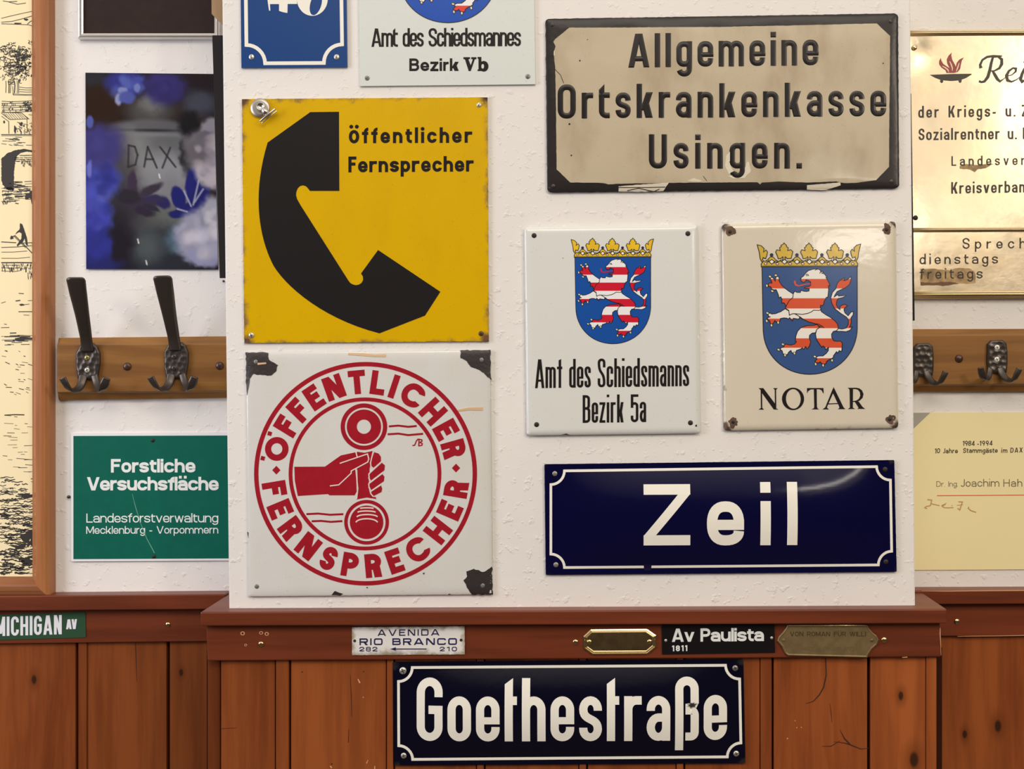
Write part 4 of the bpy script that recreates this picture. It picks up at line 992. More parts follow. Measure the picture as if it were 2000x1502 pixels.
def coat_of_arms(par, sh, T, blue, red, white, gold, sc=1.0, e=.0003):
    lw = 1.55 * sc; JZ[0] = False
    M_line = plain('dark_outline_enamel', C(36, 28, 26), .2)
    def shd(m):
        P = [T(*p) for p in SHIELD]; poly(m, sh, P, e, mi=0); stroke(m, sh, P, lw, True, e + .00006, 1)
    o = decal(par, 'coat_of_arms', None, shd, mats=[blue, M_line])
    yb_ = [T(1580, y)[1] for y in STR]
    def mf(x, y): return sum(1 for v in yb_ if y > v) % 2
    def lion(m):
        for i, P in enumerate((TAIL, LEG, F2, F1, BODY, MANE)):
            Q = [T(*p) for p in P]; ee = e + .00012 + .00005 * i
            poly(m, sh, Q, ee, mfun=mf, yc=yb_, e0=e, wmi=2)
            stroke(m, sh, Q, lw, True, ee + .00003, 2, e0=e)
        for x, y, a in CLAWS: x, y = T(x, y); poly(m, sh, ell(x, y, 2.9 * sc, 2.0 * sc, 12, rot=a), e + .0005, mi=3, e0=e); stroke(m, sh, ell(x, y, 2.9 * sc, 2.0 * sc, 12, rot=a), lw * .55, True, e + .00053, 2, e0=e)
        stroke(m, sh, [T(*A_(*p)) for p in ((655, 718), (652, 745), (668, 790), (720, 806), (800, 786), (850, 775), (912, 772))], [2.6 * sc, 3.6 * sc, 3.0 * sc, 2.2 * sc, 2.0 * sc, 1.6 * sc, 1.6 * sc], e=e + .0005, mi=1, e0=e)
        stroke(m, sh, [T(*A_(*p)) for p in ell(856, 624, 17, 13, 10)], lw * .7, True, e + .0005, 2, e0=e); stroke(m, sh, [T(*A_(*p)) for p in ((838, 608), (870, 612), (888, 640))], lw * .7, False, e + .0005, 2, e0=e)
        for P in ([(990, 548), (1010, 532), (1040, 528)], [(1070, 600), (1085, 560), (1110, 600), (1130, 575)]): stroke(m, sh, [T(*A_(*p)) for p in P], lw * .8, False, e + .0005, 2, e0=e)
        stroke(m, sh, [T(*B_(*p)) for p in ((1040, 296), (1100, 300), (1160, 330), (1210, 372))], lw, False, e + .0005, 2, e0=e)
        stroke(m, sh, [T(*B_(*p)) for p in ((1080, 310), (1130, 345), (1170, 360))], lw, False, e + .0005, 2, e0=e)
    li = decal(par, 'lion', None, lion, mats=[white, red, M_line, plain('pale_claw_enamel', C(226, 206, 150), .2)]); sub(o, li)
    def crown(m):
        lc = lw * 1.0
        def pl(P, ee): Q = [T(*A_(*p)) for p in P]; poly(m, sh, Q, ee, mi=0); stroke(m, sh, Q, lc, True, ee + .00004, 1)
        leaf = [(-22, 372), (-12, 335), (-20, 318), (-48, 345), (-95, 350), (-110, 300), (-138, 240), (-118, 202), (-62, 216), (-72, 165), (-45, 150), (-48, 125), (-15, 112), (2, 88), (22, 112), (42, 125), (42, 150), (72, 168), (62, 216), (112, 200), (148, 232), (135, 290), (120, 345), (55, 348), (22, 318), (15, 335), (28, 372)]
        for c in (472, 888, 1322): pl([(c + x, y) for x, y in leaf], e + .0002)
        half = [(28, 118), (92, 135), (140, 180), (132, 240), (172, 205), (197, 240), (185, 300), (165, 350), (122, 332), (112, 372), (150, 400), (105, 402), (75, 350), (62, 250)]
        pl(half, e + .0002); pl([(1784 - x, y - 12) for x, y in half], e + .0002)
        for c in (266, 688, 1106, 1530): pl([(c - 105, 395), (c - 62, 362), (c - 22, 322), (c + 22, 322), (c + 62, 362), (c + 105, 395)], e + .0002); poly(m, sh, [T(*A_(*p)) for p in ell(c, 288, 29, 29, 18)], e + .0003, mi=2)
        pl([(95, 485), (92, 440), (130, 392), (1670, 388), (1706, 432), (1703, 480)], e + .0003)
        xs = [268, 480, 690, 897, 1110, 1325, 1530]
        for c in xs: pl2 = [(c - 46, 402), (c, 362), (c + 46, 402), (c, 442)]; Q = [T(*A_(*p)) for p in pl2]; poly(m, sh, Q, e + .0004, mi=3); stroke(m, sh, Q, lc, True, e + .00044, 1)
        for c in (165, 362, 576, 786, 1004, 1216, 1434, 1622): Q = [T(*A_(*p)) for p in ell(c, 436, 24, 18, 12)]; poly(m, sh, Q, e + .0004, mi=3); stroke(m, sh, Q, lc * .8, True, e + .00044, 1)
        for a, b in zip([150] + xs, xs + [1640]): stroke(m, sh, [T(*A_(*p)) for p in ((a + 30, 425), ((a + b) / 2 - 5, 405), (b - 45, 365))], lc * .9, False, e + .00044, 1)
        stroke(m, sh, [T(*A_(*p)) for p in ((105, 470), (900, 468), (1700, 465))], lc * .5, False, e + .00044, 1)
    JZ[0] = False; cr = decal(par, 'crown', None, crown, mats=[gold, M_line, plain('dark_pearl_enamel', C(44, 40, 62), .2), white]); sub(o, cr); JZ[0] = True
    return o
M_gold = plain('golden_enamel', C(206, 168, 62), .18, var=.1)
M_gold2 = plain('bright_golden_enamel', C(226, 180, 40), .18, var=.1)
def cushion(q, e_px, H, dome=0.0):
    st = corners_h(*q); w = abs(q[1][0] - q[0][0]); hgt = abs(q[3][1] - q[0][1])
    def h(px, py):
        a, b = st(px, py); d = min(a * w, (1 - a) * w, b * hgt, (1 - b) * hgt)
        if d <= 0: return 0
        e_ = min(1, d / e_px); return H * math.sqrt(max(0, 1 - (1 - e_) ** 2)) + dome * (1 - (2 * a - 1) ** 2) * (1 - (2 * b - 1) ** 2)
    return h
# notary sign
q = [(1409, 437.5), (1749, 432.5), (1754.5, 836.5), (1413, 841.5)]
s = sign('enamel_sign', q, YS, 'cream enamel sign with lion coat of arms and serif lettering, rusty at its four screws')
sh = Sheet(YS, cushion(q, 13, .0048, .001), 14)
panel(s, sh, q, enamel('warm_cream_enamel', C(208, 193, 168), .10, .6, rust=C(96, 66, 48), edge=-7, corner=16, mott=.1, peel=.07, pscale=70, soft=5), 9, rim=(1, 2.5, 5, 8, 11, 14), amp=.5)
coat_of_arms(s, sh, lambda x, y: (x, y), plain('slate_blue_enamel', C(52, 78, 122), .2), plain('orange_red_enamel', C(204, 78, 44), .2), plain('ivory_enamel', C(224, 214, 198), .2), M_gold)
N_ = lambda x, y: (1470 + x / 8.696, 740 + y / 8.696)
def notar(m):
    for P in ([(128, 180), (150, 190), (155, 490), (185, 520), (95, 520), (132, 492)], [(95, 157), (172, 155), (380, 430), (392, 500), (430, 520), (350, 518), (140, 225), (128, 190)], [(340, 156), (415, 156), (389, 185), (393, 500), (370, 450), (366, 185)],
              [(912, 155), (1190, 154), (1196, 245), (1180, 235), (1160, 192), (1120, 175), (1077, 175), (1081, 470), (1092, 500), (1120, 516), (988, 516), (1030, 495), (1036, 470), (1028, 176), (975, 178), (935, 205), (914, 245)],
              [(1362, 135), (1530, 478), (1562, 512), (1435, 512), (1462, 490), (1455, 460), (1345, 225)], [(1352, 160), (1366, 215), (1258, 460), (1252, 490), (1286, 516), (1174, 516), (1222, 482)], [(1268, 416), (1432, 409), (1440, 424), (1262, 431)],
              [(1603, 150), (1692, 150), (1690, 470), (1694, 490), (1727, 508), (1605, 510), (1640, 485), (1634, 180)], [(1722, 385), (1788, 382), (1850, 470), (1897, 508), (1765, 506), (1788, 490)]):
        poly(m, sh, [N_(*p) for p in P])
    poly(m, sh, [N_(*p) for p in ell(676, 338, 187, 190, 40)], holes=[[N_(*p) for p in ell(681, 338, 125, 166, 40, rot=-.06)][::-1]])
    poly(m, sh, [N_(*p) for p in [(1685, 150), (1745, 149), (1800, 160), (1845, 195), (1870, 255), (1855, 320), (1810, 365), (1760, 386), (1685, 390), (1685, 375), (1745, 368), (1790, 340), (1816, 285), (1808, 225), (1780, 188), (1740, 172), (1685, 172)]])
decal(s, 'lettering', M_ink, notar)
G2 = lambda x, y: (1390 + x / 3.413, 420 + y / 3.413)
for x, y in ((122, 112), (1165, 97), (142, 1380), (1186, 1362)):
    x, y = G2(x, y)
    decal(s, 'rust_patch', plain('brown_rust', C(98, 68, 50), .7, var=.4), lambda m: poly(m, sh, blob(x, y, 9, 9.5, 24, .35, x), .0004))
    screw(s, x, y, YS - .0046, 4.2, plain('dark_screw', C(52, 42, 38), .5, .5), 'cross', dome=.3)
# arbitrator 5a sign
q = [(1023, 444), (1363.5, 439), (1368, 847), (1028, 851)]
s = sign('enamel_sign', q, YS, 'pale enamel sign with red-striped lion arms and narrow text ending in 5a')
sh = Sheet(YS, cushion(q, 13, .0048, .001), 14)
panel(s, sh, q, enamel('pale_white_enamel', C(212, 206, 194), .14, .5, peel=.05, rust=C(168, 128, 84), edge=-13, corner=-8, soft=4), 10, rim=(1, 2.5, 5, 8, 11, 14), amp=.4)
T5 = lambda x, y: (1122.8 + (x - 1487.2) * .7955, 503 + (y - 521.5) * .8045)
coat_of_arms(s, sh, T5, plain('royal_blue_enamel', C(24, 74, 146), .2), plain('crimson_enamel', C(198, 26, 46), .2), plain('white_enamel', C(228, 222, 214), .2), M_gold2, .8)
f = Font(56, 41, 4.9, 12.6, 15.5, 3.2, R=4.2, RC=5.5, As=56, tst='amt', th=4.2, rw=.78, p=2.2)
decal(s, 'lettering', M_ink, lambda m: text(m, sh, 'Amt des Schiedsmanns', f, 1045.3, 1345.4, 758, 754))
f = Font(54, 39.5, 4.9, 12.4, 15.5, 3.2, R=4.2, RC=5.5, As=54.5, tst='amt', th=4.4, rw=.78, p=2.2)
decal(s, 'lettering', M_ink, lambda m: text(m, sh, 'Bezirk 5a', f, 1138, 1261.6, 825.7, 824))
G3 = lambda x, y: (1010 + x / 3.413, 420 + y / 3.413)
for x, y in ((113, 137), (1138, 124), (130, 1397), (1155, 1385)): screw(s, *G3(x, y), YS - .0046, 5, plain('dark_screw', C(52, 42, 38), .5, .5), 'slot', dome=.3, ang=x * .1)
for P in ([(298, 1462), (330, 1456), (352, 1466)], [(1185, 1400), (1197, 1394), (1198, 1408), (1188, 1410)], [(303, 287), (309, 287), (306, 293)]): decal(s, 'chipped_enamel', M_chip, lambda m: poly(m, sh, rough_edge([G3(*p) for p in P], .4, 3), .0004))
# arbitrator Vb sign, cut by the top of the view
q = [(697, -262), (1040, -268), (1045.6, 164.5), (703, 168)]
s = sign('enamel_sign', q, YS, 'white enamel sign with the bottom of a blue shield, text ending in Vb')
sh = Sheet(YS)
panel(s, sh, q, enamel('cool_white_enamel', C(207, 206, 194), .2, .45, peel=.05, rust=C(70, 66, 58), edge=-19, corner=-25, soft=2), grid=16, rim=(2,))
TV = lambda x, y: (875 + (x - 1580.6) * 1.06, 44.5 + (y - 731) * 1.06)
coat_of_arms(s, sh, TV, plain('deep_blue_enamel', C(14, 70, 158), .2), plain('scarlet_enamel', C(214, 56, 46), .2), plain('white_enamel', C(228, 222, 214), .2), M_gold2, 1.06)
f = Font(36, 27.3, 4.5, 14, 17, 3.4, R=5, RC=6, As=36.3, tst='din', th=4, rw=.78, p=2.2)
decal(s, 'lettering', M_ink, lambda m: text(m, sh, 'Amt des Schiedsmannes', f, 725.5, 1017.5, 91.6, 90.2))
f = Font(24.6, 17.8, 4.7, 17, 20, 5, As=24.6, tst='plain', th=3.9, rw=.62)
def vb(m):
    text(m, sh, 'Bezirk', f, 799.5, 896, 138.8, 138.5)
    V_ = lambda x, y: (690 + x / 5.405, y / 5.405)
    for P in ([(1163, 604), (1232, 604), (1232, 622), (1215, 626), (1240, 690), (1262, 626), (1245, 622), (1245, 604), (1300, 604), (1300, 622), (1282, 628), (1240, 750), (1218, 750), (1180, 628), (1163, 622)], [(1312, 602), (1352, 602), (1352, 750), (1312, 750), (1312, 735), (1322, 732), (1322, 622), (1312, 618)]): poly(m, sh, [V_(*p) for p in P])
    stroke(m, sh, [V_(*p) for p in arc(1372, 700, 32, 40, 165, -165, 24)], [3] + [4 + 4.5 * math.sin(math.pi * i / 24) ** 2 for i in range(1, 24)] + [3])
decal(s, 'lettering', M_ink, vb)
V_ = lambda x, y: (690 + x / 5.405, y / 5.405)
screw(s, *V_(146, 825), YS, 4.8, plain('dull_grey_screw', C(128, 124, 116), .45, .5), 'slot', dome=.3); screw(s, *V_(1842, 808), YS, 4.8, plain('dull_grey_screw', C(128, 124, 116), .45, .5), 'slot', ang=1.2, dome=.3)
# ------------------------------------------------------------------ domed blue street signs
def domed(q, H, rim_px, rimH=.0012):
    st = corners_h(*q); w = abs(q[1][0] - q[0][0]); hgt = abs(q[3][1] - q[0][1])
    def h(px, py):
        a, b = st(px, py); a = (a * w - rim_px) / (w - 2 * rim_px); b = (b * hgt - rim_px) / (hgt - 2 * rim_px)
        if a <= 0 or b <= 0 or a >= 1 or b >= 1: return 0
        u = abs(2 * a - 1); v = abs(2 * b - 1)
        return H * (1 - v * v) * (1 - u ** 4)
    return h
def notch_border(tl, tr, br, bl, r):
    P = list(map(Vector, (tl, tr, br, bl))); out = []
    for i in range(4):
        p = P[i]; a = (P[i - 1] - p).normalized(); b = (P[(i + 1) % 4] - p).normalized()
        for j in range(9):
            t = math.pi / 2 * j / 8; v = p + a * r * math.cos(t) + b * r * math.sin(t); out.append((v.x, v.y))
    return out
M_navy = enamel('navy_enamel', C(8, 7, 44), .10, .35, peel=.05, pscale=40, rust=C(26, 22, 24), edge=-14, corner=6, soft=6)
M_navy2 = enamel('midnight_enamel', C(8, 7, 24), .10, .4, peel=.10, pscale=50, rust=C(24, 20, 22), edge=-14, corner=10, soft=6)
M_letter = plain('ivory_letter_enamel', C(232, 222, 203), .2)
H_ = lambda x, y: (1040 + x / 2.7027, 880 + y / 2.7027)
q = [(1063.3, 906.6), (1746.7, 898.5), (1751.5, 1116.8), (1065.9, 1123)]
s = sign('enamel_street_sign', q, YS, 'dark blue domed street sign reading Zeil on the white pillar', 'sign', None)
sh = Sheet(YS, domed(q, .0125, 13), 10)
panel(s, sh, q, M_navy, 2, rim=(3, 13.5, 15, 17, 20, 24), amp=.3)
def chipline(name, pts, w):
    decal(s, name, M_letter, lambda m: stroke(m, sh, pts, w, True, .0003))
bd = notch_border(H_(97, 108), H_(1888, 84), H_(1897, 603), H_(97, 618), 26.5)
decal(s, 'border', M_letter, lambda m: stroke(m, sh, bd, 5.0, True))
decal(s, 'worn_patch', plain('worn_navy_patch', C(16, 12, 44), .3), lambda m: poly(m, sh, rough_edge([H_(588, 602), (H_(628, 602)), H_(626, 632), H_(588, 632)], .5, 4), .0006))
f = Font(120, 86, 20, 72, 90.6, 32, R=29, RC=30, As=122.5, tst='plain', th=21.5, rw=.7, p=2.4)
decal(s, 'lettering', M_letter, lambda m: text(m, sh, 'Zeil', f, 1256.5, 1555.4, 1064.5, 1063))
for x, y in ((118, 122), (1862, 100), (124, 603), (1866, 588)): screw(s, *H_(x, y), YS - .001, 5, plain('grey_steel_screw', C(150, 140, 128), .4, .6) if x < 1000 else plain('dark_screw', C(52, 42, 38), .5, .5), None if x < 1000 else 'slot', dome=.3)

YG = -.0135
q = [(767, 1293), (1452, 1287.5), (1456, 1490.5), (770, 1495)]
s = sign('enamel_street_sign', q, YG, 'black-blue domed street sign with tall white lettering on the wood panelling', 'sign', None)
sh = Sheet(YG, domed(q, .0125, 14), 10)
panel(s, sh, q, M_navy2, 2, rim=(3, 14.5, 16, 18, 21, 25), amp=.3)
bd = notch_border((778.2, 1304), (1444, 1299.2), (1447.5, 1478), (779, 1483.4), 27)
decal(s, 'border', M_letter, lambda m: stroke(m, sh, bd, 5.2, True))
f = Font(123, 88, 16, 46, 51, 10, R=15.2, RC=17.5, As=122, De=-20, tst='goethe', th=15, rw=.74)
decal(s, 'lettering', M_letter, lambda m: text(m, sh, 'Goethestraße', f, 814.5, 1419.5, 1445.6, 1443.8))
Q8 = lambda x, y: (1100 + x / 5.556, 1290 + y / 5.556)
def splat():
    pts = []
    for i in range(44):
        a = 2 * math.pi * i / 44; r = (30 if i % 2 else 58) * (.7 + .6 * random.random()); pts.append(Q8(1393 + r * math.cos(a), 470 + r * .62 * math.sin(a)))
    return pts
decal(s, 'chipped_enamel', M_hole, lambda m: poly(m, sh, splat(), .0006))
screw(s, 787, 1310, YG - .001, 7, M_zinc, 'cross', dome=.35); screw(s, 1436, 1305, YG - .001, 5.6, plain('grey_steel_screw', C(150, 140, 128), .4, .6), 'cross', dome=.35)
screw(s, 788.5, 1476, YG - .001, 5.6, M_zinc, 'cross', dome=.35); screw(s, 1438, 1472, YG - .001, 5.6, M_zinc, 'cross', dome=.35)

# ------------------------------------------------------------------ blue house number
q = [(468.5, -150), (675, -152), (678.3, 131), (471.5, 132.3)]
s = sign('house_number_plate', q, YS, 'blue enamel house number plate with white notched border at the top of the pillar', 'sign')
sh = Sheet(YS)
panel(s, sh, q, enamel('cobalt_enamel', C(22, 60, 112), .3, .3, peel=.04), grid=24)
g_ = lambda x, y: (460 + x / 8.696, y / 8.696)
def b48(m):
    P = notch_border(g_(160, -1270), g_(1780, -1280), g_(1815, 1068), g_(190, 1078), 36)
    stroke(m, sh, P, 7.0, True)
decal(s, 'border', M_letter, b48)
def n48(m):
    for P in ([(540, -30), (1042, -30), (1045, 68), (885, 68), (882, 220), (840, 214), (790, 203), (740, 185), (740, 70), (585, 70), (592, 182), (570, 180), (552, 60)], [(740, -560), (885, -560), (885, -28), (740, -28)], [(540, -30), (600, -30), (800, -560), (740, -560)]): poly(m, sh, [g_(*p) for p in P])
    poly(m, sh, [g_(*p) for p in ell(1305, -20, 262, 290, 40)], holes=[[g_(*p) for p in ell(1365, 70, 95, 195, 30, rot=.28)][::-1]])
    poly(m, sh, [g_(*p) for p in ell(1305, -430, 215, 200, 40)], holes=[[g_(*p) for p in ell(1320, -430, 95, 140, 30, rot=-.2)][::-1]])
decal(s, 'number', M_letter, n48)
screw(s, *g_(272, 968), YS, 5.4, M_zinc, 'slot', ang=1.57, dome=.35); screw(s, *g_(1718, 968), YS, 5.4, M_zinc, 'slot', ang=1.2, dome=.35)

# ------------------------------------------------------------------ small plates on the pillar's frieze
YF = -.0185
def small(q, label, mat, thick=.0012, amp=0.0, name='street_name_plate', r=0, grid=None, rim=None, y=None):
    y = YF - thick if y is None else y
    s = sign(name, q, y, label); sh = Sheet(y)
    panel(s, sh, q, mat, r, thick, amp=amp, grid=grid, rim=rim); return s, sh
R_ = lambda x, y: (680 + x / 8.333, 1215 + y / 8.333)
q = [R_(60, 84), R_(1895, 68), R_(1898, 526), R_(62, 540)]
s, sh = small(q, 'small white enamel street plate with navy text and a left-pointing arrow, brown stains', enamel('stained_white_enamel', C(222, 212, 200), .25, .4, rust=C(150, 128, 96), edge=2, corner=6, soft=9, peel=.05), amp=.7, grid=5, rim=(2,))
M_nav = plain('navy_ink', C(34, 30, 70), .3)
f1 = Font(12.4, 9, 2.1, 10, 14.2, 5, RC=3, p=2.6); f2 = Font(13.2, 9, 2.6, 10, 17, 4, RC=3, ws=10, p=2.6); f3 = Font(8.6, 6, 1.6, 8, 10, 3, RC=3, p=2.6)
decal(s, 'lettering', M_nav, lambda m: text(m, sh, 'AVENIDA', f1, 737.4, 858.2, 1242, 1241.2))
decal(s, 'lettering', M_nav, lambda m: text(m, sh, 'RIO BRANCO', f2, 702.2, 892.4, 1260, 1259.4))
decal(s, 'number', M_nav, lambda m: text(m, sh, '282', f3, 702, 737, 1272, 1272)); decal(s, 'number', M_nav, lambda m: text(m, sh, '210', f3, 859, 892.4, 1271.8, 1271.8))
def arw(m): stroke(m, sh, [R_(770, 438), R_(1275, 437)], 1.9); poly(m, sh, [R_(684, 438), R_(775, 410), R_(775, 466)])
decal(s, 'arrow', M_nav, arw)
hole(s, *R_(106, 306), YF - .0012, 2.8); hole(s, *R_(1838, 292), YF - .0012, 2.8)

B2 = lambda x, y: (1120 + x / 4.878, 1210 + y / 4.878)
OC = [(165, 90), (700, 86), (790, 148), (790, 262), (705, 332), (180, 335), (97, 275), (92, 158)]
v = PX(1210, 1279, YF)
s = thing('brass_plate', (v.x, YF, v.z), 'small blank octagonal brass plate with a stepped rim on the wood rail', 'plate')
m = MB(); sh = Sheet(YF)
def ins(P, d):
    c = (sum(p[0] for p in P) / len(P), sum(p[1] for p in P) / len(P)); out = []
    n = len(P)
    for i in range(n):
        a, p, b = Vector(P[i - 1]), Vector(P[i]), Vector(P[(i + 1) % n]); d0 = (p - a).normalized(); d1 = (b - p).normalized()
        n0 = Vector((-d0.y, d0.x)); n1 = Vector((-d1.y, d1.x)); mm = n0 + n1; mm /= max(.4, mm.dot(n0)); z = p + mm * d; out.append((z.x, z.y))
    return out
def stepped(P, prof, mat, s, name):
    m = MB(); n = len(P); vs = []
    for d, dz in prof: vs += [sh.pt(x, y, dz) for x, y in ins(P, d)]
    fs = [(k * n + i, k * n + (i + 1) % n, (k + 1) * n + (i + 1) % n, (k + 1) * n + i) for k in range(len(prof) - 1) for i in range(n)]
    fs.append(tuple((len(prof) - 1) * n + i for i in range(n))); m.add(vs, fs); return m.build(name, mat, s)
M_brass2 = plain('tarnished_brass', (.50, .36, .17, 1), .30, 1.0, var=.25, bmp=.06, bscale=300)
P = [B2(*p) for p in OC]
stepped(P, [(0, 0), (.4, .0016), (3.0, .0026), (4.2, .0016), (6.2, .0022), (8.0, .0012)], M_brass, s, 'rim')
o = stepped(ins(P, 7.0), [(0, .0008), (.4, .00125)], M_brass2, s, 'plate_face')
screw(s, *B2(153, 215), YF - .0014, 4.8, M_brass, None); screw(s, *B2(725, 212), YF - .0014, 4.8, M_brass, 'slot', ang=.6)

q = [B2(840, 50), B2(1915, 44), B2(1921, 315), B2(845, 332)]
s, sh = small(q, 'small black enamel street plate with white text and number, beside the octagonal brass plate', enamel('jet_enamel', C(24, 20, 20), .14, .4, peel=.05), amp=.2)
f = Font(26, 19, 5.0, 19, 20, 5, R=8, RC=9, ws=10, tst='plain', th=4.4, rw=.65, p=2.3)
M_wl = plain('white_letter_enamel', C(226, 222, 212), .25)
decal(s, 'lettering', M_wl, lambda m: text(m, sh, 'Av Paulista', f, 1312.3, 1492, 1253.7, 1252))
decal(s, 'number', M_wl, lambda m: text(m, sh, '1811', Font(11.2, 8, 2.5, 7, 8.4, 3), 1312.7, 1342.4, 1272, 1271.5))
for x, y in ((880, 200), (1889, 175)): screw(s, *B2(x, y), YF - .0012, 2.9, M_zinc, None)

W_ = lambda x, y: (1500 + x / 8.333, 1205 + y / 8.333)
OUT = [W_(*p) for p in [(315, 120), (1615, 125), (1640, 180), (1700, 250), (1765, 300), (1800, 365), (1770, 450), (1690, 520), (1630, 610), (1615, 660), (320, 630), (270, 590), (220, 480), (145, 390), (165, 320), (240, 240), (290, 170)]]
v = PX(1618, 1284, YF)
s = thing('brass_plate', (v.x, YF, v.z), 'dull brass plate with curved pointed ends and two engraved dedication lines', 'plate')
sh = Sheet(YF)
M_old = plain('dull_old_brass', C(128, 104, 66), .42, .35, var=.2, bmp=.1, bscale=160)
stepped(OUT, [(0, 0), (.3, .0020), (2.2, .0030), (4.2, .0024)], M_old, s, 'plate_face')
m = MB(); rod(m, Vector(sh.pt(*W_(330, 132), .0026)), Vector(sh.pt(*W_(1605, 132), .0026)), 1.9 * sh.k); m.build('top_edge', M_brass, s)
M_eng = plain('engraved_line', C(62, 44, 20), .6); M_eng2 = plain('faint_engraved_line', C(104, 82, 50), .6)
sh2 = Sheet(YF - .0024)
decal(s, 'lettering', M_eng, lambda m: text(m, sh2, 'VON ROMAN FÜR WILLI', Font(9, 6, 1.35, 6, 7.6, 2, ws=5), 1543, 1691, 1242.4, 1242.8))
decal(s, 'lettering', M_eng2, lambda m: text(m, sh2, 'MADE IN POLAND 1992', Font(7.6, 5, 1.0, 5, 5.2, 1, ws=4), 1567, 1666.8, 1270.2, 1270.4))
screw(s, *W_(1690, 380), YF - .0024, 3.4, M_old, 'slot'); screw(s, *W_(255, 380), YF - .0024, 3.2, M_old, None, dome=.2)

# Michigan avenue plate on the left frieze
yM = WB - .018
q = [(-128, 1204), (166.5, 1195.8), (167.5, 1245), (-128, 1254)]
s, sh = small(q, 'green street name plate with white capitals at the left edge of the wood rail', plain('street_green', C(44, 72, 48), .55, spec=.15), .0012, y=yM - .0012, r=3)
M_sw = plain('white_sheeting', C(224, 218, 216), .45)
f = Font(37.6, 27, 5.3, 14, 15.2, 3, RC=6, th=4.6); f.ws = 5
decal(s, 'lettering', M_sw, lambda m: text(m, sh, 'MICHIGAN', f, -8, 120.7, 1242.6, 1238.7))
decal(s, 'lettering', M_sw, lambda m: text(m, sh, 'AV', Font(19.2, 14, 4.0, 8, 9.4, 1, th=3.4), 129.2, 150.4, 1229, 1228.4))

# ------------------------------------------------------------------ things on the back wall
YB = WB - .004
q = [(138.5, 846.5), (466, 845), (466, 1094.5), (139, 1096.5)]
s = sign('forestry_sign', q, YB, 'green sign with thin white edge and white forestry text on the back wall')
sh = Sheet(YB)
panel(s, sh, q, plain('white_plastic', C(226, 220, 214), .35), 3, .0035)
decal(s, 'green_face', plain('forest_green', C(8, 90, 72), .5, spec=.15, var=.06), lambda m: poly(m, sh, [(143.5, 851.5), (462, 850.5), (462, 1090.5), (143.5, 1092)], .0003))
fb = Font(26, 20, 5.4, 19.4, 22, 2, As=26.5, De=-7, tst='plain', th=4.5, rw=.66, p=2.25, ws=8)
decal(s, 'lettering', M_wl, lambda m: text(m, sh, 'Forstliche', fb, 217, 381.8, 923, 922.6, e=.0006))
decal(s, 'lettering', M_wl, lambda m: text(m, sh, 'Versuchsfläche', fb, 170.2, 427.2, 957.9, 957.6, e=.0006))
fr = Font(17.7, 13.2, 2.1, 12.4, 14.5, 2, As=18, De=-5, tst='plain', th=1.9, rw=.6, p=2.2, ws=5)
decal(s, 'lettering', M_wl, lambda m: text(m, sh, 'Landesforstverwaltung', fr, 169, 426.5, 1020.6, 1020.2, e=.0006))
fr2 = Font(14.6, 11, 1.8, 10, 12.4, 2, As=15, De=-4.4, tst='plain', th=1.6, rw=.6, p=2.2, ws=6)
decal(s, 'lettering', M_wl, lambda m: text(m, sh, 'Mecklenburg - Vorpommern', fr2, 168.7, 426.5, 1042.6, 1041.8, e=.0006))
decal(s, 'scratch', plain('scratched_plastic', C(96, 150, 124), .6), lambda m: stroke(m, sh, [(258.5, 964), (265, 990), (275, 1022), (287, 1052), (302, 1080)], [.6, 1.3, .9, 1.3, 1.6], e=.0007))
screw(s, 298.5, 860, YB - .0003, 4, plain('dark_screw', C(52, 42, 38), .5, .5), 'cross', dome=.35); screw(s, 300.5, 1087, YB - .0003, 4, plain('dark_screw', C(52, 42, 38), .5, .5), 'slot', dome=.5, ang=1.5)
def nail(px, py, r, label):
    v = PX(px, py, WB); t = thing('nail', v, label, 'nail'); m = MB()
    rod(m, (v.x, WB + .002, v.z), (v.x, WB - .004, v.z), r * k_(WB) * .7); rod(m, (v.x, WB - .0032, v.z), (v.x, WB - .0046, v.z), r * k_(WB) * 1.5); m.build('nail_head', M_iron, t)
nail(136, 970, 2.2, 'small black nail in the white wall left of the green forestry sign')
nail(438, 549.5, 1.6, 'tiny black nail in the white wall below the narrow black board')

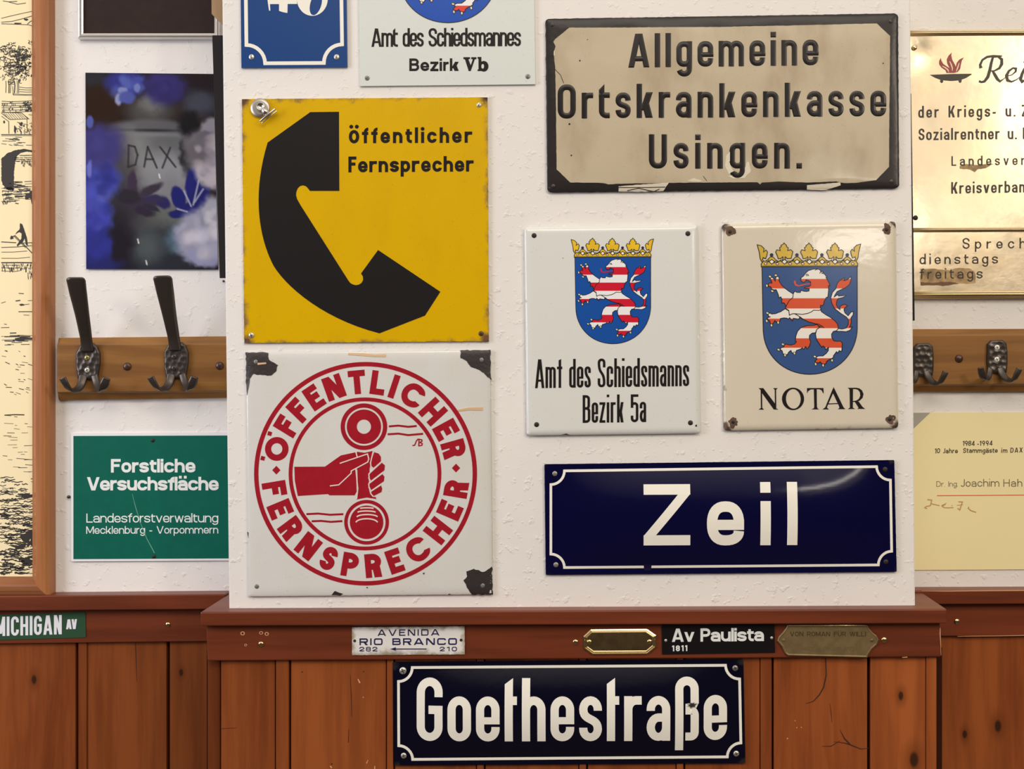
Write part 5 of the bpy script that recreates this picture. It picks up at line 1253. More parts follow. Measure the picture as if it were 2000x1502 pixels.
# glossy blue print of a stoneware jug and hydrangeas
q = [(167, 142), (417, 144.5), (426, 526.5), (168.5, 525.5)]
s = sign('art_print', q, YB, 'dark blue glossy print of a grey jug among blue and white hydrangeas', 'picture')
sh = Sheet(YB)
def jug_print(s, q):
    nx, ny = 170, 250
    u = np.linspace(0, 1, nx); v = np.linspace(0, 1, ny); U, V = np.meshgrid(u, v)
    tl, tr, br, bl = map(np.array, q)
    X = (tl[0] * (1 - U) + tr[0] * U) * (1 - V) + (bl[0] * (1 - U) + br[0] * U) * V
    Y = (tl[1] * (1 - U) + tr[1] * U) * (1 - V) + (bl[1] * (1 - U) + br[1] * U) * V
    zx, zy = 25 + U * 950, 25 + V * 1425           # coordinates of the drawing
    rng = np.random.RandomState(5)
    def vnoise(sc, seed):
        r = np.random.RandomState(seed); g = r.rand(int(1450 / sc) + 4, int(1000 / sc) + 4); a, b = zy / sc, zx / sc
        i, j = a.astype(int), b.astype(int); fa, fb = a - i, b - j; fa = fa * fa * (3 - 2 * fa); fb = fb * fb * (3 - 2 * fb)
        return (g[i, j] * (1 - fa) + g[i + 1, j] * fa) * (1 - fb) + (g[i, j + 1] * (1 - fa) + g[i + 1, j + 1] * fa) * fb
    wx = (vnoise(60, 1) - .5) * 34 + (vnoise(22, 3) - .5) * 14; wy = (vnoise(60, 2) - .5) * 34 + (vnoise(22, 4) - .5) * 14
    img = np.zeros((ny, nx, 3)) + np.array([34, 27, 34.])
    def lay(mask, col): img[:] = img * (1 - mask[..., None]) + np.array(col, float) * mask[..., None]
    def el(cx, cy, rx, ry, soft=.25, rot=0, warp=1):
        x = zx + wx * warp - cx; y = zy + wy * warp - cy; c, s_ = math.cos(rot), math.sin(rot)
        d = np.sqrt(((x * c + y * s_) / rx) ** 2 + ((-x * s_ + y * c) / ry) ** 2)
        m_ = np.clip((1 + soft - d) / (2 * soft), 0, 1); return m_ * m_ * (3 - 2 * m_)
    lay(el(140, 260, 220, 190, .5), (46, 30, 24)); lay(el(760, 330, 180, 120, .6), (44, 34, 36)); lay(el(80, 60, 110, 60, .6), (40, 42, 52))
    lay(el(880, 240, 130, 90, .6), (60, 66, 86))
    # jug
    lay(el(520, 760, 370, 400, .12, warp=.2), (92, 96, 104)); lay(el(500, 290, 170, 110, .5, warp=.4), (70, 70, 74)); lay(el(510, 250, 70, 60, .7), (98, 102, 108))
    lay(el(500, 420, 290, 60, .35, warp=.2), (86, 88, 98)); lay(el(450, 440, 230, 10, .9, warp=0), (36, 38, 46)); lay(el(500, 470, 330, 14, 1.2, warp=.2), (112, 116, 124))
    lay(el(330, 590, 170, 150, .6), (116, 120, 128)); lay(el(640, 760, 210, 140, .7), (138, 142, 156)); lay(el(560, 900, 240, 170, .7), (118, 122, 134)); lay(el(240, 760, 140, 260, .6), (70, 68, 76))
    lay(el(520, 1080, 330, 120, .6), (92, 98, 100)); lay(el(300, 1000, 190, 170, .6), (52, 50, 62)); lay(el(820, 640, 90, 140, .5), (50, 52, 60))
    lay(el(560, 1330, 380, 190, .45), (42, 46, 58)); lay(el(460, 1280, 120, 110, .8), (70, 80, 88)); lay(el(250, 1300, 120, 260, .6), (34, 30, 42)); lay(el(790, 390, 75, 90, .35), (26, 25, 32)); lay(el(740, 600, 26, 90, .6), (34, 34, 40))
    # painted leaves on the jug
    for a in ((365, 830, 34, 90, 0, (58, 46, 72)), (500, 870, 95, 34, -.45, (54, 48, 66)), (430, 960, 140, 40, .05, (52, 46, 70)), (590, 965, 52, 42, .6, (40, 38, 98)), (520, 935, 70, 22, .1, (48, 44, 86)), (450, 1030, 70, 34, .3, (46, 40, 60)), (330, 920, 90, 50, .1, (44, 40, 54)), (500, 1000, 60, 20, .5, (46, 42, 62))): lay(el(*a[:4], .3, a[4], .5), a[5])
    for a in ((805, 830, 55, 130, .12, (30, 32, 124)), (700, 930, 46, 85, -.25, (28, 32, 120)), (720, 1045, 95, 34, -.05, (28, 34, 112)), (850, 930, 60, 110, .6, (30, 34, 116)), (790, 1000, 90, 40, -.2, (30, 34, 116))): lay(el(*a[:4], .18, a[4], .4), a[5])
    def seg(x0, y0, x1, y1, w, col, k=.9):
        dx, dy = x1 - x0, y1 - y0; t_ = np.clip(((zx - x0) * dx + (zy - y0) * dy) / (dx * dx + dy * dy), 0, 1)
        d = np.hypot(zx - x0 - t_ * dx, zy - y0 - t_ * dy); lay(np.clip((w - d) / (w * .6), 0, 1) * k, col)
    for a in ((740, 880, 790, 990), (850, 800, 805, 980), (880, 865, 815, 960), (690, 1010, 760, 1030)): seg(*a, 9, (150, 156, 190))
    # incised letters DAX
    ik = (44, 46, 52)
    for a in ((340, 550, 335, 705), (340, 550, 385, 560), (385, 560, 405, 620), (405, 620, 388, 690), (388, 690, 335, 708), (480, 560, 452, 705), (480, 560, 545, 712), (462, 650, 520, 650), (570, 560, 682, 705), (645, 565, 585, 712)): seg(*a, 10, ik, .85)
    # petals
    def petals(n, cx, cy, rx, ry, cols, size, seed):
        r = np.random.RandomState(seed)
        for i in range(n):
            a = r.rand() * 6.28; d = math.sqrt(r.rand()); x = cx + rx * d * math.cos(a); y = cy + ry * d * math.sin(a); c = np.array(cols[r.randint(len(cols))], float) * (.85 + .3 * r.rand())
            lay(el(x, y, size * (.7 + .6 * r.rand()), size * (.5 + .5 * r.rand()), .6, r.rand() * 3, .5) * .55, c)
    blu = [(40, 46, 150), (48, 54, 168), (36, 40, 128), (58, 66, 180)]
    lay(el(320, 90, 150, 90, .4), (42, 46, 140)); lay(el(610, 120, 150, 120, .45), (48, 42, 120)); lay(el(120, 560, 170, 160, .4), (56, 52, 130)); lay(el(110, 800, 170, 150, .25), (56, 66, 178)); lay(el(90, 1060, 130, 140, .25), (52, 62, 176)); lay(el(80, 1280, 130, 170, .3), (38, 44, 140)); lay(el(120, 1420, 160, 60, .5), (34, 38, 110))
    petals(16, 330, 120, 100, 80, [(44, 50, 150), (70, 86, 182)], 42, 11); petals(14, 620, 130, 110, 90, [(52, 46, 126), (44, 40, 112)], 55, 12); petals(16, 110, 600, 120, 130, [(60, 58, 140), (54, 52, 128)], 60, 13)
    petals(18, 110, 830, 130, 110, blu + [(84, 96, 204)], 48, 14); petals(18, 80, 1060, 100, 110, blu + [(66, 78, 190)], 48, 15); petals(12, 70, 1280, 90, 130, [(36, 42, 140), (42, 46, 152)], 52, 16)
    for a in ((270, 215, 32, 45, (128, 140, 196)), (300, 150, 40, 24, (112, 126, 190)), (405, 130, 20, 30, (96, 112, 190)), (330, 200, 60, 45, (66, 78, 170)), (50, 380, 26, 44, (70, 82, 176)), (55, 720, 20, 60, (92, 102, 204))): lay(el(*a[:4], .3, 0, .5), a[4])
    # white hydrangeas
    wh = [(176, 178, 206), (200, 198, 214), (154, 156, 186), (136, 138, 170)]
    lay(el(900, 560, 150, 140, .3), (110, 106, 122)); lay(el(950, 720, 120, 140, .25), (172, 166, 186)); lay(el(960, 420, 90, 70, .3), (132, 132, 152)); lay(el(900, 470, 60, 40, .5), (96, 94, 110)); lay(el(840, 600, 90, 100, .5), (96, 94, 106))
    petals(18, 940, 640, 100, 170, [(168, 162, 182), (188, 180, 192), (132, 128, 146)], 40, 17)
    lay(el(700, 1230, 110, 100, .4), (70, 96, 120)); lay(el(880, 1210, 210, 190, .22), (142, 146, 182)); lay(el(950, 1040, 90, 130, .3), (156, 160, 186)); lay(el(880, 1370, 140, 60, .3), (134, 140, 186))
    petals(26, 880, 1200, 160, 150, wh, 52, 18); petals(8, 950, 1080, 50, 90, wh, 36, 19)
    for x, y in ((563, 772), (402, 1246), (460, 1402)): seg(x - 3, y - 14, x + 3, y + 14, 7, (214, 214, 218))
    vs = [sh.pt(a, b, .0003) for a, b in zip(X.ravel(), Y.ravel())]; off = LOC[s.name]
    vs = [(x - off.x, y - off.y, z - off.z) for x, y, z in vs]
    fs = [(r * nx + c, r * nx + c + 1, (r + 1) * nx + c + 1, (r + 1) * nx + c) for r in range(ny - 1) for c in range(nx - 1)]
    me = bpy.data.meshes.new('picture'); me.from_pydata(vs, [], fs)
    at = me.color_attributes.new('ink', 'FLOAT_COLOR', 'POINT')
    lum = img.mean(2, keepdims=True); img[:] = lum + (img - lum) * .82
    c = np.clip(img, 0, 255) / 255; c = np.where(c <= .04045, c / 12.92, ((c + .055) / 1.055) ** 2.4) / .90 * np.array([1, .98, .92])
    at.data.foreach_set('color', np.concatenate([c.reshape(-1, 3), np.ones((nx * ny, 1))], 1).astype(np.float32).ravel())
    mt, n, b = nodes('printed_photo'); a_ = n.nodes.new('ShaderNodeVertexColor'); a_.layer_name = 'ink'; n.links.new(a_.outputs[0], b.inputs['Base Color'])
    b.inputs['Roughness'].default_value = .12; b.inputs['Specular IOR Level'].default_value = .3
    me.materials.append(mt); me.update(); o = bpy.data.objects.new('picture', me); COL.objects.link(o); o.parent = s; LOC[o.name] = off
panel(s, sh, q, plain('acrylic_edge', C(60, 62, 84), .3), 1, .0035)
jug_print(s, q)

# framed etching at the left
yf = WB - .026
FR = dict(l=-620, r=107.5, t=-120, b=1163.5)
v = PX(-250, 1163.5, WB); s = thing('framed_etching', (v.x, WB, v.z), 'black ink etching on cream paper in a wide light wood frame at the left', 'picture')
def frame(par, l, r, t, b, prof, yb, mat, mat2, name='frame', skew=0.0):
    """mitred moulding: prof = [(inset px, height m)]; l, r, t, b outer edges in pixels at the wall"""
    k = k_(yb); m = [MB(), MB()]
    def P(x, y, h): return ((x - CX) * k, yb - h, Z0 + (CY - y) * k)
    cs = [((l, t), (1, 1)), ((r, t), (-1, 1)), ((r + skew, b), (-1, -1)), ((l, b), (1, -1))]
    for side in range(4):
        (c0, s0), (c1, s1) = cs[side], cs[(side + 1) % 4]
        vs = []; n = len(prof)
        for (d, h) in prof: vs.append(P(c0[0] + s0[0] * d, c0[1] + s0[1] * d, h))
        for (d, h) in prof: vs.append(P(c1[0] + s1[0] * d, c1[1] + s1[1] * d, h))
        m[0].add(vs, [(i, i + 1, n + i + 1, n + i) for i in range(n - 1)], side % 2 ^ 1, False)
    return m[0].build(name, [mat, mat2], par)
frame(s, FR['l'], FR['r'], FR['t'], FR['b'], [(0, 0), (.3, .017), (2, .021), (8, .025), (15, .0265), (23, .026), (27, .0245), (30, .021), (34, .0165), (38.5, .014), (39.5, .011), (39.5, .006)], WB, M_frame, M_frameX, skew=1.5)
yP = WB - .009; sh = Sheet(yP)
m = MB(); prism(m, [(-600, -100), (85, -100), (87, 1145), (-600, 1145)], yP, WB - .001)
m.build('paper', plain('cream_paper', C(236, 214, 166), .5, spec=.2), s)
def etch(m):
    rnd = random.Random(3); e = .0003
    k = 1 / 3.575
    def sk(pts, w=1.0, j=.5): stroke(m, sh, [(x + rnd.uniform(-j, j), y + rnd.uniform(-j, j)) for x, y in pts], w, e=e)
    def z(L, o=0): return [(x * k, o + y * k) for x, y in L]
    for P, w in (([(10, 128), (90, 108), (170, 92), (240, 75)], 1), ([(10, 156), (80, 150), (160, 130), (240, 108)], 1.2), ([(10, 165), (100, 168), (200, 175), (235, 185)], 1.2), ([(60, 15), (120, 30), (180, 20)], 1.2), ([(20, 5), (60, 12), (120, 8)], 1.2), ([(190, 170), (215, 150), (238, 140)], 1.2)): sk(z(P), w)
    poly(m, sh, z(blob(180, 137, 16, 9, 12, .4, 1)), e); poly(m, sh, z(blob(125, 164, 26, 6, 12, .4, 2)), e)
    # trees: clumps of short curly strokes
    for i in range(230):
        a = rnd.random() * 6.28; d = math.sqrt(rnd.random()); x = 95 + 118 * d * math.cos(a); y = 440 + 150 * d * math.sin(a)
        if x > 238 or (y < 330 and x > 150): continue
        r = rnd.uniform(6, 15); a0 = rnd.uniform(0, 360); sk(z(arc(x, y, r, r * .7, a0, a0 + 170, 5)), rnd.choice((.8, 1, 1.4)), .2)
    for i in range(60):
        x = rnd.gauss(150, 30); y = rnd.gauss(430, 55); poly(m, sh, z(blob(x, y, rnd.uniform(5, 15), rnd.uniform(4, 11), 10, .5, i)), e)
    for i in range(22): x = 170 + rnd.random() * 66; y = 280 + rnd.random() * 120; r = 7; a0 = rnd.uniform(0, 360); sk(z(arc(x, y, r, r, a0, a0 + 170, 4)), .9, .2) if x > 200 - (y - 280) * .2 else None
    for x in (40, 60, 72, 100, 118, 128): sk(z([(x, 565), (x + 4, 600), (x + 1, 650)]), rnd.choice((1, 1.8)))
    for y in (610, 625, 640, 655): sk(z([(90 if y > 640 else 135, y), (180, y + 4), (236, y + 2)]), 1)
    sk(z([(90, 600), (92, 665), (236, 668)]), .9)
    # town wall and house
    for y in (708, 722, 738, 752, 768, 782): sk(z([(12, y), (70, y + 2), (130, y - 1), (236, y - 4)]), 1.1)
    for i in range(46): x = rnd.uniform(12, 236); y = rnd.choice((708, 724, 740, 756, 770)); sk(z([(x, y), (x, y + 14)]), .9)
    for i in range(26): x = rnd.uniform(130, 236); y = rnd.uniform(715, 780); sk(z([(x, y), (x + 24, y + rnd.uniform(-5, 5))]), 1.6)
    sk(z([(10, 790), (70, 835), (200, 830), (150, 788), (14, 786)]), 1.1)
    for i in range(9): sk(z([(25 + i * 16, 790), (60 + i * 17, 832)]), .7)
    for P in ([(12, 810), (60, 850), (62, 935)], [(190, 832), (190, 930)], [(200, 800), (236, 806)]): sk(z(P), 1)
    poly(m, sh, z(blob(29, 852, 6, 9, 10, .3, 4)), e); poly(m, sh, z(blob(148, 866, 11, 13, 10, .3, 5)), e); poly(m, sh, z(blob(104, 902, 9, 24, 12, .4, 6)), e)
    for i in range(60): x = rnd.uniform(100, 236); y = rnd.uniform(850, 935); sk(z([(x, y), (x + rnd.uniform(-6, 12), y + rnd.uniform(2, 16))]), 1)
    sk(z([(10, 940), (238, 942)]), 1.6); sk(z([(10, 948), (238, 946)]), .8)
    for i in range(18): x = rnd.uniform(10, 200); y = rnd.uniform(958, 1020); sk(z([(x, y), (x + rnd.uniform(15, 60), y + 2)]), 1)
    # bridge arch
    poly(m, sh, z(rough_edge([(10, 1110), (50, 1070), (110, 1048), (170, 1040), (240, 1052), (240, 1066), (190, 1058), (145, 1066), (118, 1090), (104, 1140), (98, 1200), (96, 1330), (60, 1330), (20, 1290), (10, 1260)], 5, 8, 2)), e)
    for i in range(40): x = rnd.uniform(100, 238); y = rnd.choice((1085, 1100, 1112, 1126)); sk(z([(x, y), (x + 22, y + 1)]), 1.1)
    for i in range(28): x = rnd.uniform(150, 238); y = rnd.uniform(1105, 1150); sk(z([(x, y), (x, y + 16)]), 1)
    for i in range(70): y = rnd.uniform(1262, 1420); x = rnd.uniform(10, 190); sk(z([(x, y), (x + rnd.uniform(20, 70), y + rnd.uniform(-3, 5))]), rnd.choice((.8, 1.2, 1.8)))
    poly(m, sh, z(blob(205, 1370, 22, 34, 14, .6, 8)), e); poly(m, sh, z(blob(230, 1400, 12, 22, 12, .5, 9)), e)
    for i in range(30): x = rnd.uniform(12, 60); y = rnd.uniform(1330, 1420); sk(z([(x, y), (x, y + 14)]), .7)
    # ferryman with his pole, on the lower part
    o = 400
    poly(m, sh, z(rough_edge([(140, 128), (155, 135), (170, 175), (188, 230), (195, 285), (182, 280), (172, 235), (160, 260), (122, 292), (118, 280), (150, 235), (152, 200), (135, 190), (108, 206), (112, 196), (138, 170)], 2, 6, 1), o), e); poly(m, sh, z(blob(82, 230, 11, 14, 10, .4, 3), o), e)
    for P, w in (([(85, 225), (105, 215), (160, 270), (228, 340)], 1.6), ([(100, 222), (180, 300)], 1), ([(10, 260), (60, 262), (112, 264)], 1.6), ([(150, 268), (240, 264)], 1.4), ([(10, 298), (120, 294), (220, 286)], 1.3), ([(10, 330), (90, 330), (190, 322)], 1), ([(10, 374), (120, 374), (208, 366)], 1), ([(10, 404), (120, 404), (240, 404)], 2.2)): sk(z(P, o), w, .3)
    poly(m, sh, z(rough_edge([(222, 265), (244, 262), (244, 445), (220, 445), (232, 400)], 3, 8, 3), o), e)
    for i in range(70): x = rnd.uniform(12, 236); y = rnd.uniform(405, 450); sk(z([(x, y), (x, y + rnd.uniform(8, 26))], o), .9)
    for y in (420, 440, 462): sk(z([(12, y), (100, y + 2), (140, y)], o), 1)
    for i in range(14): x = rnd.uniform(190, 240); y = rnd.uniform(450, 500); sk(z([(x, y), (x + 1, y + 24)], o), .9)
    poly(m, sh, z(blob(152, 698, 16, 6, 10, .4, 4), o), e)
    for x0, y0, x1, y1, w in ((128, 748, 238, 745, 1.5), (110, 672, 140, 668, 2), (195, 668, 236, 668, 1), (160, 697, 205, 692, 1), (130, 620, 165, 622, 1.4), (30, 834, 48, 836, 1.2), (165, 770, 205, 772, 1), (8, 688, 38, 676, 1), (230, 795, 245, 795, 1), (228, 818, 245, 818, 1)): sk(z([(x0, y0), (x1, y1)], o), w)
    for i in range(36): y = rnd.gauss(930, 22); x = rnd.uniform(8, 170); sk(z([(x, y), (x + rnd.uniform(30, 110), y + rnd.uniform(-4, 4))], o), rnd.choice((.8, 1.2, 2)), .3)
    for i in range(26): y = rnd.uniform(1000, 1320); x = rnd.uniform(8, 200); sk(z([(x, y), (x + rnd.uniform(10, 45), y + rnd.uniform(0, 14))], o), rnd.choice((.8, 1.3)), .3)
    sk(z([(30, 1468), (100, 1464), (172, 1466)], o), 2)
    # rippled water towards the bottom
    for i in range(28): y = rnd.uniform(805, 925); x = rnd.uniform(2, 55); sk([(x, y), (x + rnd.uniform(4, 18), y + rnd.uniform(-.6, 1.4))], rnd.choice((.7, 1.0)), .2)
    for i in range(290):
        t = rnd.random() ** .8; y = 928 + 194 * t; x = rnd.uniform(-6, 64); L = rnd.uniform(6, 26); w = rnd.choice((.8, 1.2, 1.6)) * (1 + .5 * t)
        n_ = 5; sk([(min(68, x + L * i / n_), y + 1.0 * math.sin(x + i * 1.7)) for i in range(n_ + 1)], w, .25)
    for cx, cy, rx, ry in ((52, 967, 12, 4), (10, 1008, 10, 4), (55, 1048, 13, 10), (35, 1068, 16, 6), (52, 1094, 12, 5), (15, 1080, 8, 3), (60, 1060, 8, 10), (12, 961, 10, 3)): poly(m, sh, rough_edge(blob(cx, cy, rx, ry, 18, .6, cx), 1.6, 3, cy), e)
ink = decal(s, 'ink_drawing', plain('black_printing_ink', C(40, 33, 26), .6), etch)
tag(ink, kind='stuff')

# dark picture in a silver frame, top left
v = PX(295, 78, WB); s = thing('framed_picture', (v.x, WB, v.z), 'dark brown panel in a thin silver frame at the top left', 'picture')
M_silver = plain('satin_silver', (.72, .69, .66, 1), .32, .9)
frame(s, 157, 433, -320, 79, [(0, 0), (.2, .010), (2.2, .0135), (5, .0145), (6.4, .0125), (8, .0125), (10.5, .011), (10.5, .006)], WB, M_silver, M_silver)
m = MB(); prism(m, [(163, -314), (428, -314), (428, 72), (163, 72)], WB - .008, WB - .001); m.build('panel', plain('dark_brown_panel', C(50, 38, 34), .8, spec=.12, var=.1), s)
# things fixed to the sides of the pillar
m = MB(); prism(m, [(411.5, -120), (470, -120), (470, 70), (433.5, 48), (413, 27)], .035, .06); v = PX(430, 48, .035)
s = thing('wooden_bracket', (v.x, .035, v.z), 'light brown wooden bracket end overlapping the silver frame at the top', 'bracket')
m.build('bracket_arm', wood('pale_bracket_wood', C(186, 152, 112), C(160, 124, 86), 'Z', .5), s, bevel=.001)
v = PX(440, 543, .03); s = thing('black_board', (v.x, .03, v.z), 'narrow black board edge standing beside the pillar, right of the blue print', 'board')
M_bb = plain('black_board_edge', C(36, 31, 30), .7, spec=.15)
m = MB(); prism(m, [(414.5, 69), (456, 69), (456, 543), (429, 543)], .03, .034, ysrc=.03); m.build('board_face', M_bb, s); m = MB(); prism(m, [(416, 70), (456, 70), (456, 542), (430, 542)], .0345, .05, ysrc=.0345); m.build('board_body', M_bb, s)
v = PX(1783, 626, .02); s = thing('black_strip', (v.x, .02, v.z), 'thin black strip along the right edge of the pillar', 'strip')
m = MB(); prism(m, [(1768, 183), (1779.8, 183), (1786.6, 626), (1772, 626)], .02, .04); m.build('strip_edge', M_bb, s)

# ------------------------------------------------------------------ coat racks
def rack(name, q, label, hooks, plugs):
    """q: outer outline px at the front: left, right, top L/R, face top, face bottom, bottom"""
    l, r, (t0, t1), (f0, f1), (g0, g1), (b0, b1) = q
    yF = WB - .022; v = PX((l + r) / 2, b0, WB); s = thing(name, (v.x, WB, v.z), label, 'coat rack')
    m = MB(); n = 12
    prof = [(0, WB), (.05, WB - .010), (1, yF)]
    def row(x, top):
        k = (x - l) / (r - l); t = t0 + (t1 - t0) * k; f = f0 + (f1 - f0) * k; g = g0 + (g1 - g0) * k; b = b0 + (b1 - b0) * k
        return [(t, WB), (t, WB - .008), (f - 3, WB - .0165), (f, yF), (g, yF), (g + 3, WB - .0165), (b, WB - .008), (b, WB)]
    vs = []
    cap = 7
    for x, sc in ((l, 0), (l + 4, .7), (l + cap, 1), (r - 6, 1), (r, .5)):
        R = row(x, 0); mid = (R[3][0] + R[4][0]) / 2
        for y_, d in R: dd = WB - (WB - d) * (.45 + .55 * sc); p = PX(x, y_, yF); vs.append((p.x, dd, p.z))
    N = 8; m.tint = .5
    fs = [(i * N + j, i * N + j + 1, (i + 1) * N + j + 1, (i + 1) * N + j) for i in range(4) for j in range(N - 1)] + [tuple(range(N)), tuple(range(4 * N, 5 * N))]
    m.add(vs, fs); m.build('board', M_rack, s, bevel=.0006)
    for h in hooks: hook(s, yF, *h)
    for (x, y) in plugs: screw(s, x, y, yF, 8, plain('brown_plug', C(70, 44, 34), .3, .2), None, 'screw_cap', .5)
    return s
def sweep(m, pts, ws, ts, side, mi=0, n=10):
    """flattened bar along 3D points; side = width direction hint"""
    P = [Vector(p) for p in pts]; vs = []
    for i, p in enumerate(P):
        d = (P[min(i + 1, len(P) - 1)] - P[max(i - 1, 0)]).normalized(); s_ = side[i] if isinstance(side, list) else side
        u = (s_ - d * s_.dot(d)).normalized(); w = d.cross(u)
        for j in range(n):
            a = 2 * math.pi * j / n; c, q_ = math.cos(a), math.sin(a); c = math.copysign(abs(c) ** .6, c); q_ = math.copysign(abs(q_) ** .6, q_)
            vs.append(p + u * c * ws[i] / 2 + w * q_ * ts[i] / 2)
    N = len(P); fs = [(i * n + j, i * n + (j + 1) % n, (i + 1) * n + (j + 1) % n, (i + 1) * n + j) for i in range(N - 1) for j in range(n)] + [tuple(range(n)), tuple(range((N - 1) * n, N * n))]
    m.add(vs, fs, mi, True)
def smooth3(L, n=5):
    P = [Vector(p) for p in L]; out = []
    for i in range(len(P) - 1):
        p0, p1, p2, p3 = P[max(i - 1, 0)], P[i], P[i + 1], P[min(i + 2, len(P) - 1)]
        for j in range(n):
            t = j / n; out.append(.5 * (2 * p1 + (p2 - p0) * t + (2 * p0 - 5 * p1 + 4 * p2 - p3) * t * t + (3 * p1 - p0 - 3 * p2 + p3) * t ** 3))
    return out + [P[-1]]
def interp(vals, n): return [vals[min(int(i / n), len(vals) - 2)] * (1 - (i / n - min(int(i / n), len(vals) - 2))) + vals[min(int(i / n), len(vals) - 2) + 1] * (i / n - min(int(i / n), len(vals) - 2)) for i in range((len(vals) - 1) * n + 1)]
def hook(par, yF, cx, cy, plate, tall, low, scr, seed):
    """forged hook: hammered plate, two curled prongs below and sometimes a tall leaning prong above"""
    m = MB(); k = k_(yF)
    # plate with a faceted, hammered front
    P = [(cx + x, cy + y) for x, y in plate]; sh_ = Sheet(yF)
    def hh(px, py):
        d = min(seg_d((px, py), P[i], P[(i + 1) % len(P)]) for i in range(len(P))); e_ = min(1, d / 6)
        best = min(math.hypot(px - (cx + random_pts[i][0]), py - (cy + random_pts[i][1])) for i in range(len(random_pts)))
        return .0035 * math.sqrt(max(0, 1 - (1 - e_) ** 2)) - .0016 * max(0, 1 - (best / 8.0) ** 2) * e_
    rr = random.Random(seed); random_pts = []
    for iy, gy in enumerate(range(-38, 40, 11)):
        for gx in range(-26, 28, 12): random_pts.append((gx + (6 if iy % 2 else 0) + rr.uniform(-2.5, 2.5), gy + rr.uniform(-2.5, 2.5)))
    sh_.h = hh; sh_.cut = 2.2
    poly(m, sh_, P, .0045, e0=0.0)
    if tall:
        L = [PX(cx + x, cy + y, yF - d) for x, y, d in tall[0]]; n = 5
        sweep(m, smooth3(L, n), interp([w * k for w in tall[1]], n), interp(tall[2], n), Vector((1, 0, .12)))
    for pts, w in low:
        L = [PX(cx + x, cy + y, yF - d) for x, y, d in pts]; n = 5
        sl = 1 if pts[-1][0] > pts[0][0] else -1
        sw = smooth3(L, n); N = len(sw)
        sides = [Vector((sl * .15 + .5 * (i / N), -.1, .85)) if False else Vector((.8, -.35 * sl * 0, .35 * sl)) for i in range(N)]
        sweep(m, sw, interp([v_ * k for v_ in w], n), interp([.006, .006, .0055, .005, .005, .0045][:len(pts)], n), sides)
    o = m.build('hook', M_iron, par)
    for (x, y, mt) in scr:
        s_ = screw(par, cx + x, cy + y, yF - .0072, 5.0, mt, 'cross', 'screw', .3); sub(o, s_)
    return o
plateT = [(-13, -36), (-6, -40), (12, -40), (20, -33), (25, -20), (25, 0), (22, 16), (20, 30), (-18, 30), (-21, 10), (-22, -10), (-21, -22)]
tallA = ([(-1, -24, .006), (-4, -50, .014), (-11, -92, .038), (-19, -135, .060), (-23.6, -162, .073), (-24.6, -168, .0755)], [24, 23, 27, 33, 36, 27], [.009, .008, .0075, .007, .006, .0045])
lowA = [([(-9, 22, .004), (-14, 42, .010), (-24, 52, .022), (-36, 50, .034), (-45, 38, .040), (-50, 28, .042)], [17, 16, 14, 13, 14, 14]), ([(12, 22, .004), (17, 40, .010), (22, 50, .022), (28, 50, .032), (32, 40, .038), (36, 28, .040)], [15, 15, 14, 15, 17, 15])]
M_pale = plain('pale_screw', C(206, 190, 172), .4, .4); M_yel = plain('brass_screw', C(170, 150, 84), .35, .7); M_white = plain('white_screw', C(240, 226, 214), .4, .1)
rack('coat_rack', (106, 486, (659.5, 656), (674, 672), (766, 763), (782, 777)), 'brown wooden coat rack with two tall black forged hooks on the left wall', [
    (172, 710, plateT, tallA, lowA, [(-2, -11, M_yel), (-2, 13, M_pale)], 1),
    (344, 708, plateT, ([(-1, -24, .006), (-5, -50, .014), (-13, -92, .038), (-21, -135, .060), (-26, -163, .073), (-27, -169, .0755)], tallA[1], tallA[2]), lowA, [(-4, -11, M_iron), (-4, 11, M_iron)], 2)], [(248.5, 716), (429, 714.5)])
plateR = [(-19, -26), (-12, -33), (10, -34), (18, -28), (20, -10), (20, 14), (18, 30), (-18, 30), (-20, 10)]
lowR = [([(-12, 20, .004), (-15, 36, .010), (-20, 42, .020), (-25, 40, .028), (-29, 30, .032), (-31, 20, .034)], [12, 12, 12, 13, 13, 11]), ([(6, 20, .004), (12, 34, .010), (22, 44, .020), (33, 44, .030), (40, 33, .035), (45, 22, .036)], [14, 14, 12, 11, 12, 12])]
rack('coat_rack', (1752, 2260, (642.5, 641), (656, 654.5), (751, 749), (765.8, 764)), 'brown wooden coat rack with short hammered hooks on the right wall', [
    (1802, 704, plateR, None, lowR, [], 3), (1946, 698, plateR, None, lowR, [(1.5, -19.5, M_white), (1, 4, M_white)], 4), (2090, 697, plateR, None, lowR, [(0, -20, M_white), (0, 4, M_white)], 5)], [(1873, 700.5)])

# ------------------------------------------------------------------ brass office plates, right
yB = WB - .010
v = PX(2050, 582, WB); s = thing('brass_office_plate', (v.x, WB, v.z), 'large polished brass office plates with engraved black text and a red flame emblem', 'sign')
L0, R0 = 1768, 2420
def hbr(px, py):
    a = (px - L0) / (R0 - L0); dent = math.exp(-(((px - 1790) / 22) ** 2 + ((py - 98) / 26) ** 2))
    return .0008 * noise.noise(Vector((px * .008, py * .008, 1.2))) + .00025 * noise.noise(Vector((px * .02, py * .02, 4.2))) - .003 * dent
M_pl, n_, b_ = nodes('polished_brass_sheet')
b_.inputs['Base Color'].default_value = (.86, .70, .42, 1); b_.inputs['Metallic'].default_value = 1; b_.inputs['Roughness'].default_value = .27
t_ = noise_node(n_, 14, 5, .6); n_.links.new(mix_node(n_, ramp(n_, t_.outputs[0], .4, .7), (.88, .75, .55, 1), (.80, .65, .44, 1)), b_.inputs['Base Color'])
